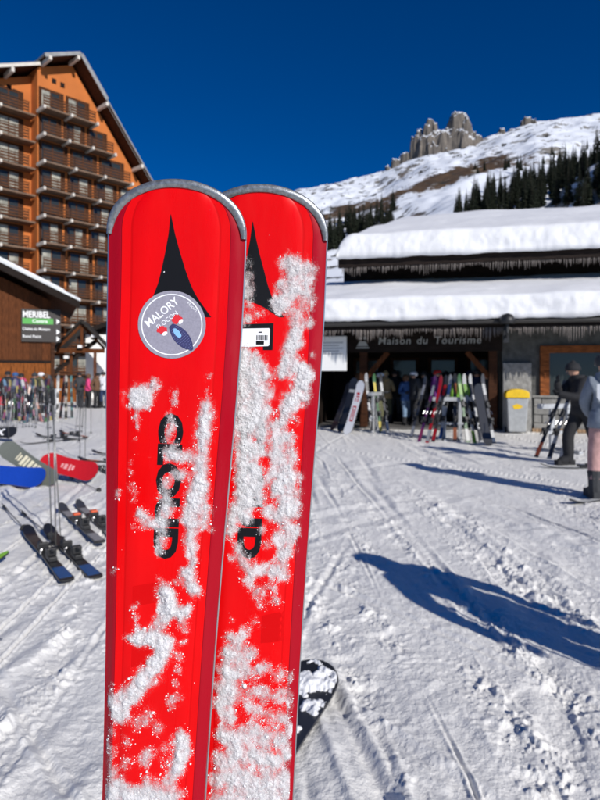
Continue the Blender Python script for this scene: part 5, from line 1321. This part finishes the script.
# crowded rack on the left
lrk = empty('ski_rack', on_snow(G(20, 414)), R(10), 'long grey ski rack crowded with coloured skis by the chalet', 'ski rack')
MB().box(-2.6, 1.6, -.05, .05, .95, 1.03).build('top_bar', M_GALV, lrk); MB().box(-2.6, 1.6, -.05, .05, .35, .41).build('lower_bar', M_GALV, lrk)
for x in (-2.4, -.5, 1.4): MB().box(x - .04, x + .04, -.04, .04, 0, .949).build('post', M_GALV, lrk)
names_ = ['scarlet', 'navy', 'white', 'teal', 'yellow', 'black', 'silver', 'magenta', 'sky blue', 'orange', 'green', 'maroon', 'cream', 'violet', 'grey', 'lilac']
vals0 = [(.5, .02, .02), (.02, .04, .15), (.75, .75, .74), (.03, .25, .25), (.6, .45, .03), (.02, .02, .02), (.3, .3, .31), (.5, .03, .2), (.12, .35, .6), (.6, .15, .03), (.05, .25, .05), (.18, .02, .03), (.6, .55, .42), (.18, .06, .35), (.15, .15, .16), (.4, .3, .5)]
vals = [tuple(.45 * c_ + .25 * sum(v_) / 3 for c_ in v_) for v_ in vals0]
rnd = random.Random(12)
for i in range(30):
    u = -4 + i * 1.85 + rnd.uniform(-1, 1)
    side = rnd.choice((-1, 1))
    p0 = on_snow(G(u, 421 + rnd.uniform(-1, 2)), -.02); p1 = P(u + rnd.uniform(-14, 14), rnd.uniform(362, 372), p0.y + rnd.uniform(-.2, .9))
    i_ = i % 16
    lab_ = (names_[i] + ' ski standing') if i < 16 else (names_[i_] + ' and ' + names_[(i * 5 + 3) % 16] + ' ski jammed')
    s = ski_thing(lab_ + ' in the crowded rack by the chalet', [('r_' + names_[i_].replace(' ', '_'), vals[i_]), ('r_' + names_[(i * 5 + 3) % 16].replace(' ', '_'), vals[(i * 5 + 3) % 16])], rnd.uniform(1.35, 1.75), .05, True, 'skis in the crowded rack')
    L_ = 1.6; d = (p1 - p0).normalized(); orient(s, p0 + d * 1.5, p0, rnd.uniform(-1.3, 1.3))
for i in range(18):
    u = -2 + i * 3.1; p0 = on_snow(G(u, 424 + rnd.uniform(-3, 6)), -.02)
    s = pole_thing('thin grey ski pole stuck in the snow before the crowded rack', 1.2, mat('pole_light', (.5, .5, .5), .4, .4) if i % 2 else mat('pole_dark', (.10, .10, .10), .4, .4), 'poles before the crowded rack')
    orient(s, p0, P(u + rnd.uniform(-4, 4), 378, p0.y + rnd.uniform(-.1, .3)))
for i in range(16):
    u = rnd.uniform(2, 102); v_ = rnd.uniform(416, 446); p0 = on_snow(G(u, v_), -.02)
    s = pole_thing('loose ski pole stuck upright in the trampled snow between the racks and the boards', 1.2, mat('pole_light', (.5, .5, .5), .4, .4) if i % 3 == 0 else mat('pole_dark', (.10, .10, .10), .4, .4), 'loose poles between racks and boards')
    orient(s, p0, Vector((p0.x + rnd.uniform(-.12, .12), p0.y + rnd.uniform(-.1, .2), 1.15)))
for i, (u, v_, lab_) in enumerate(((48, 421, 'grey ski standing upright beside the tall planted poles'), (53, 420, 'black ski standing upright behind the tall planted poles'), (60, 418, 'maroon ski standing upright before the timber hut'), (66, 419, 'cream ski standing upright before the timber hut'), (72, 418, 'teal ski standing upright before the timber hut'), (57, 421, 'silver ski standing upright before the timber hut'))):
    p0 = on_snow(G(u, v_), -.03); d = (P(u + rnd.uniform(-6, 6), 366, p0.y + .4) - p0).normalized()
    k_ = (14, 5, 11, 12, 3, 6)[i]
    s = ski_thing(lab_, [('r_' + names_[k_], vals[k_]), ('r_black', vals[5])], 1.65, .05, True, 'skis standing before the timber hut'); orient(s, p0 + d * 1.65, p0, rnd.uniform(-1, 1))
for (a, b_, lab) in (((36, 437), (100, 443), 'black ski lying past the lettered black board'), ((20, 446), (75, 441), 'dark ski lying behind the olive board'), ((92, 455), (150, 459), 'dark ski lying far side of the red board, beside the planted red skis')):
    s = ski_thing(lab, [BLACKC, ('r_silver', vals[6])], 1.65, .05, True, SKG); orient(s, on_snow(G(*a), .02), on_snow(G(*b_), .02))
# red bench
rb = empty('red_bench', on_snow(G(8, 418)), R(8), 'low red bench with dark legs before the crowded rack', 'bench')
for k in range(2): MB().box(-1.2, .48, -.22 + k * .23, -.01 + k * .23, .40, .46).build('slat', mat('bench_red', (.50, .02, .03), .5), rb, bevel=.01)
MB().box(-1.2, .48, .22, .26, .46, .80).build('backrest', mat('bench_red', (.50, .02, .03), .5), rb, bevel=.01)
for x in (-1.05, -.3, .35): MB().box(x - .04, x + .04, -.18, .2, 0, .399).build('leg', M_BLACK, rb)

# ------------------------------------------------------------------ recycling bin
bn = empty('recycling_bin', off_w(5.32, -.60), SA, 'grey recycling bin with rounded yellow lid beside the stone wall', 'bin')
M_BING = mat('bin_grey', (.36, .37, .37), .5, noise=(8, .12)); M_BINY = mat('bin_yellow', (.78, .50, .015), .45, noise=(10, .1))
MB().add([(-.27, -.24, .05), (.27, -.24, .05), (.27, .24, .05), (-.27, .24, .05), (-.33, -.30, .98), (.33, -.30, .98), (.33, .28, .98), (-.33, .28, .98)],
         [(0, 3, 2, 1), (4, 5, 6, 7), (0, 1, 5, 4), (1, 2, 6, 5), (2, 3, 7, 6), (3, 0, 4, 7)]).build('body', M_BING, bn, bevel=.03)
prof = [(-.36, .981), (.36, .981), (.36, 1.10)] + [(.36 * math.cos(t), 1.10 + .12 * math.sin(t)) for t in np.linspace(.15, math.pi - .15, 10)] + [(-.36, 1.10)]
MB().prism(prof, -.34, .32).build('lid', M_BINY, bn, bevel=.02)
MB().add([(-.16, -.2835, .76), (-.03, -.283, .82), (.06, -.283, .80), (.17, -.2835, .74), (.05, -.278, .68), (-.10, -.278, .67)], [(0, 1, 2, 3, 4, 5)]).build('yellow_mark', M_BINY, bn).location = (0, -.008, 0)
for s in (-1, 1): MB().tube([(s * .28, .25, .075), (s * .33, .25, .075)], .08, 12).build('wheel', M_BLACK, bn)
bn.scale = (.84, .9, 1)
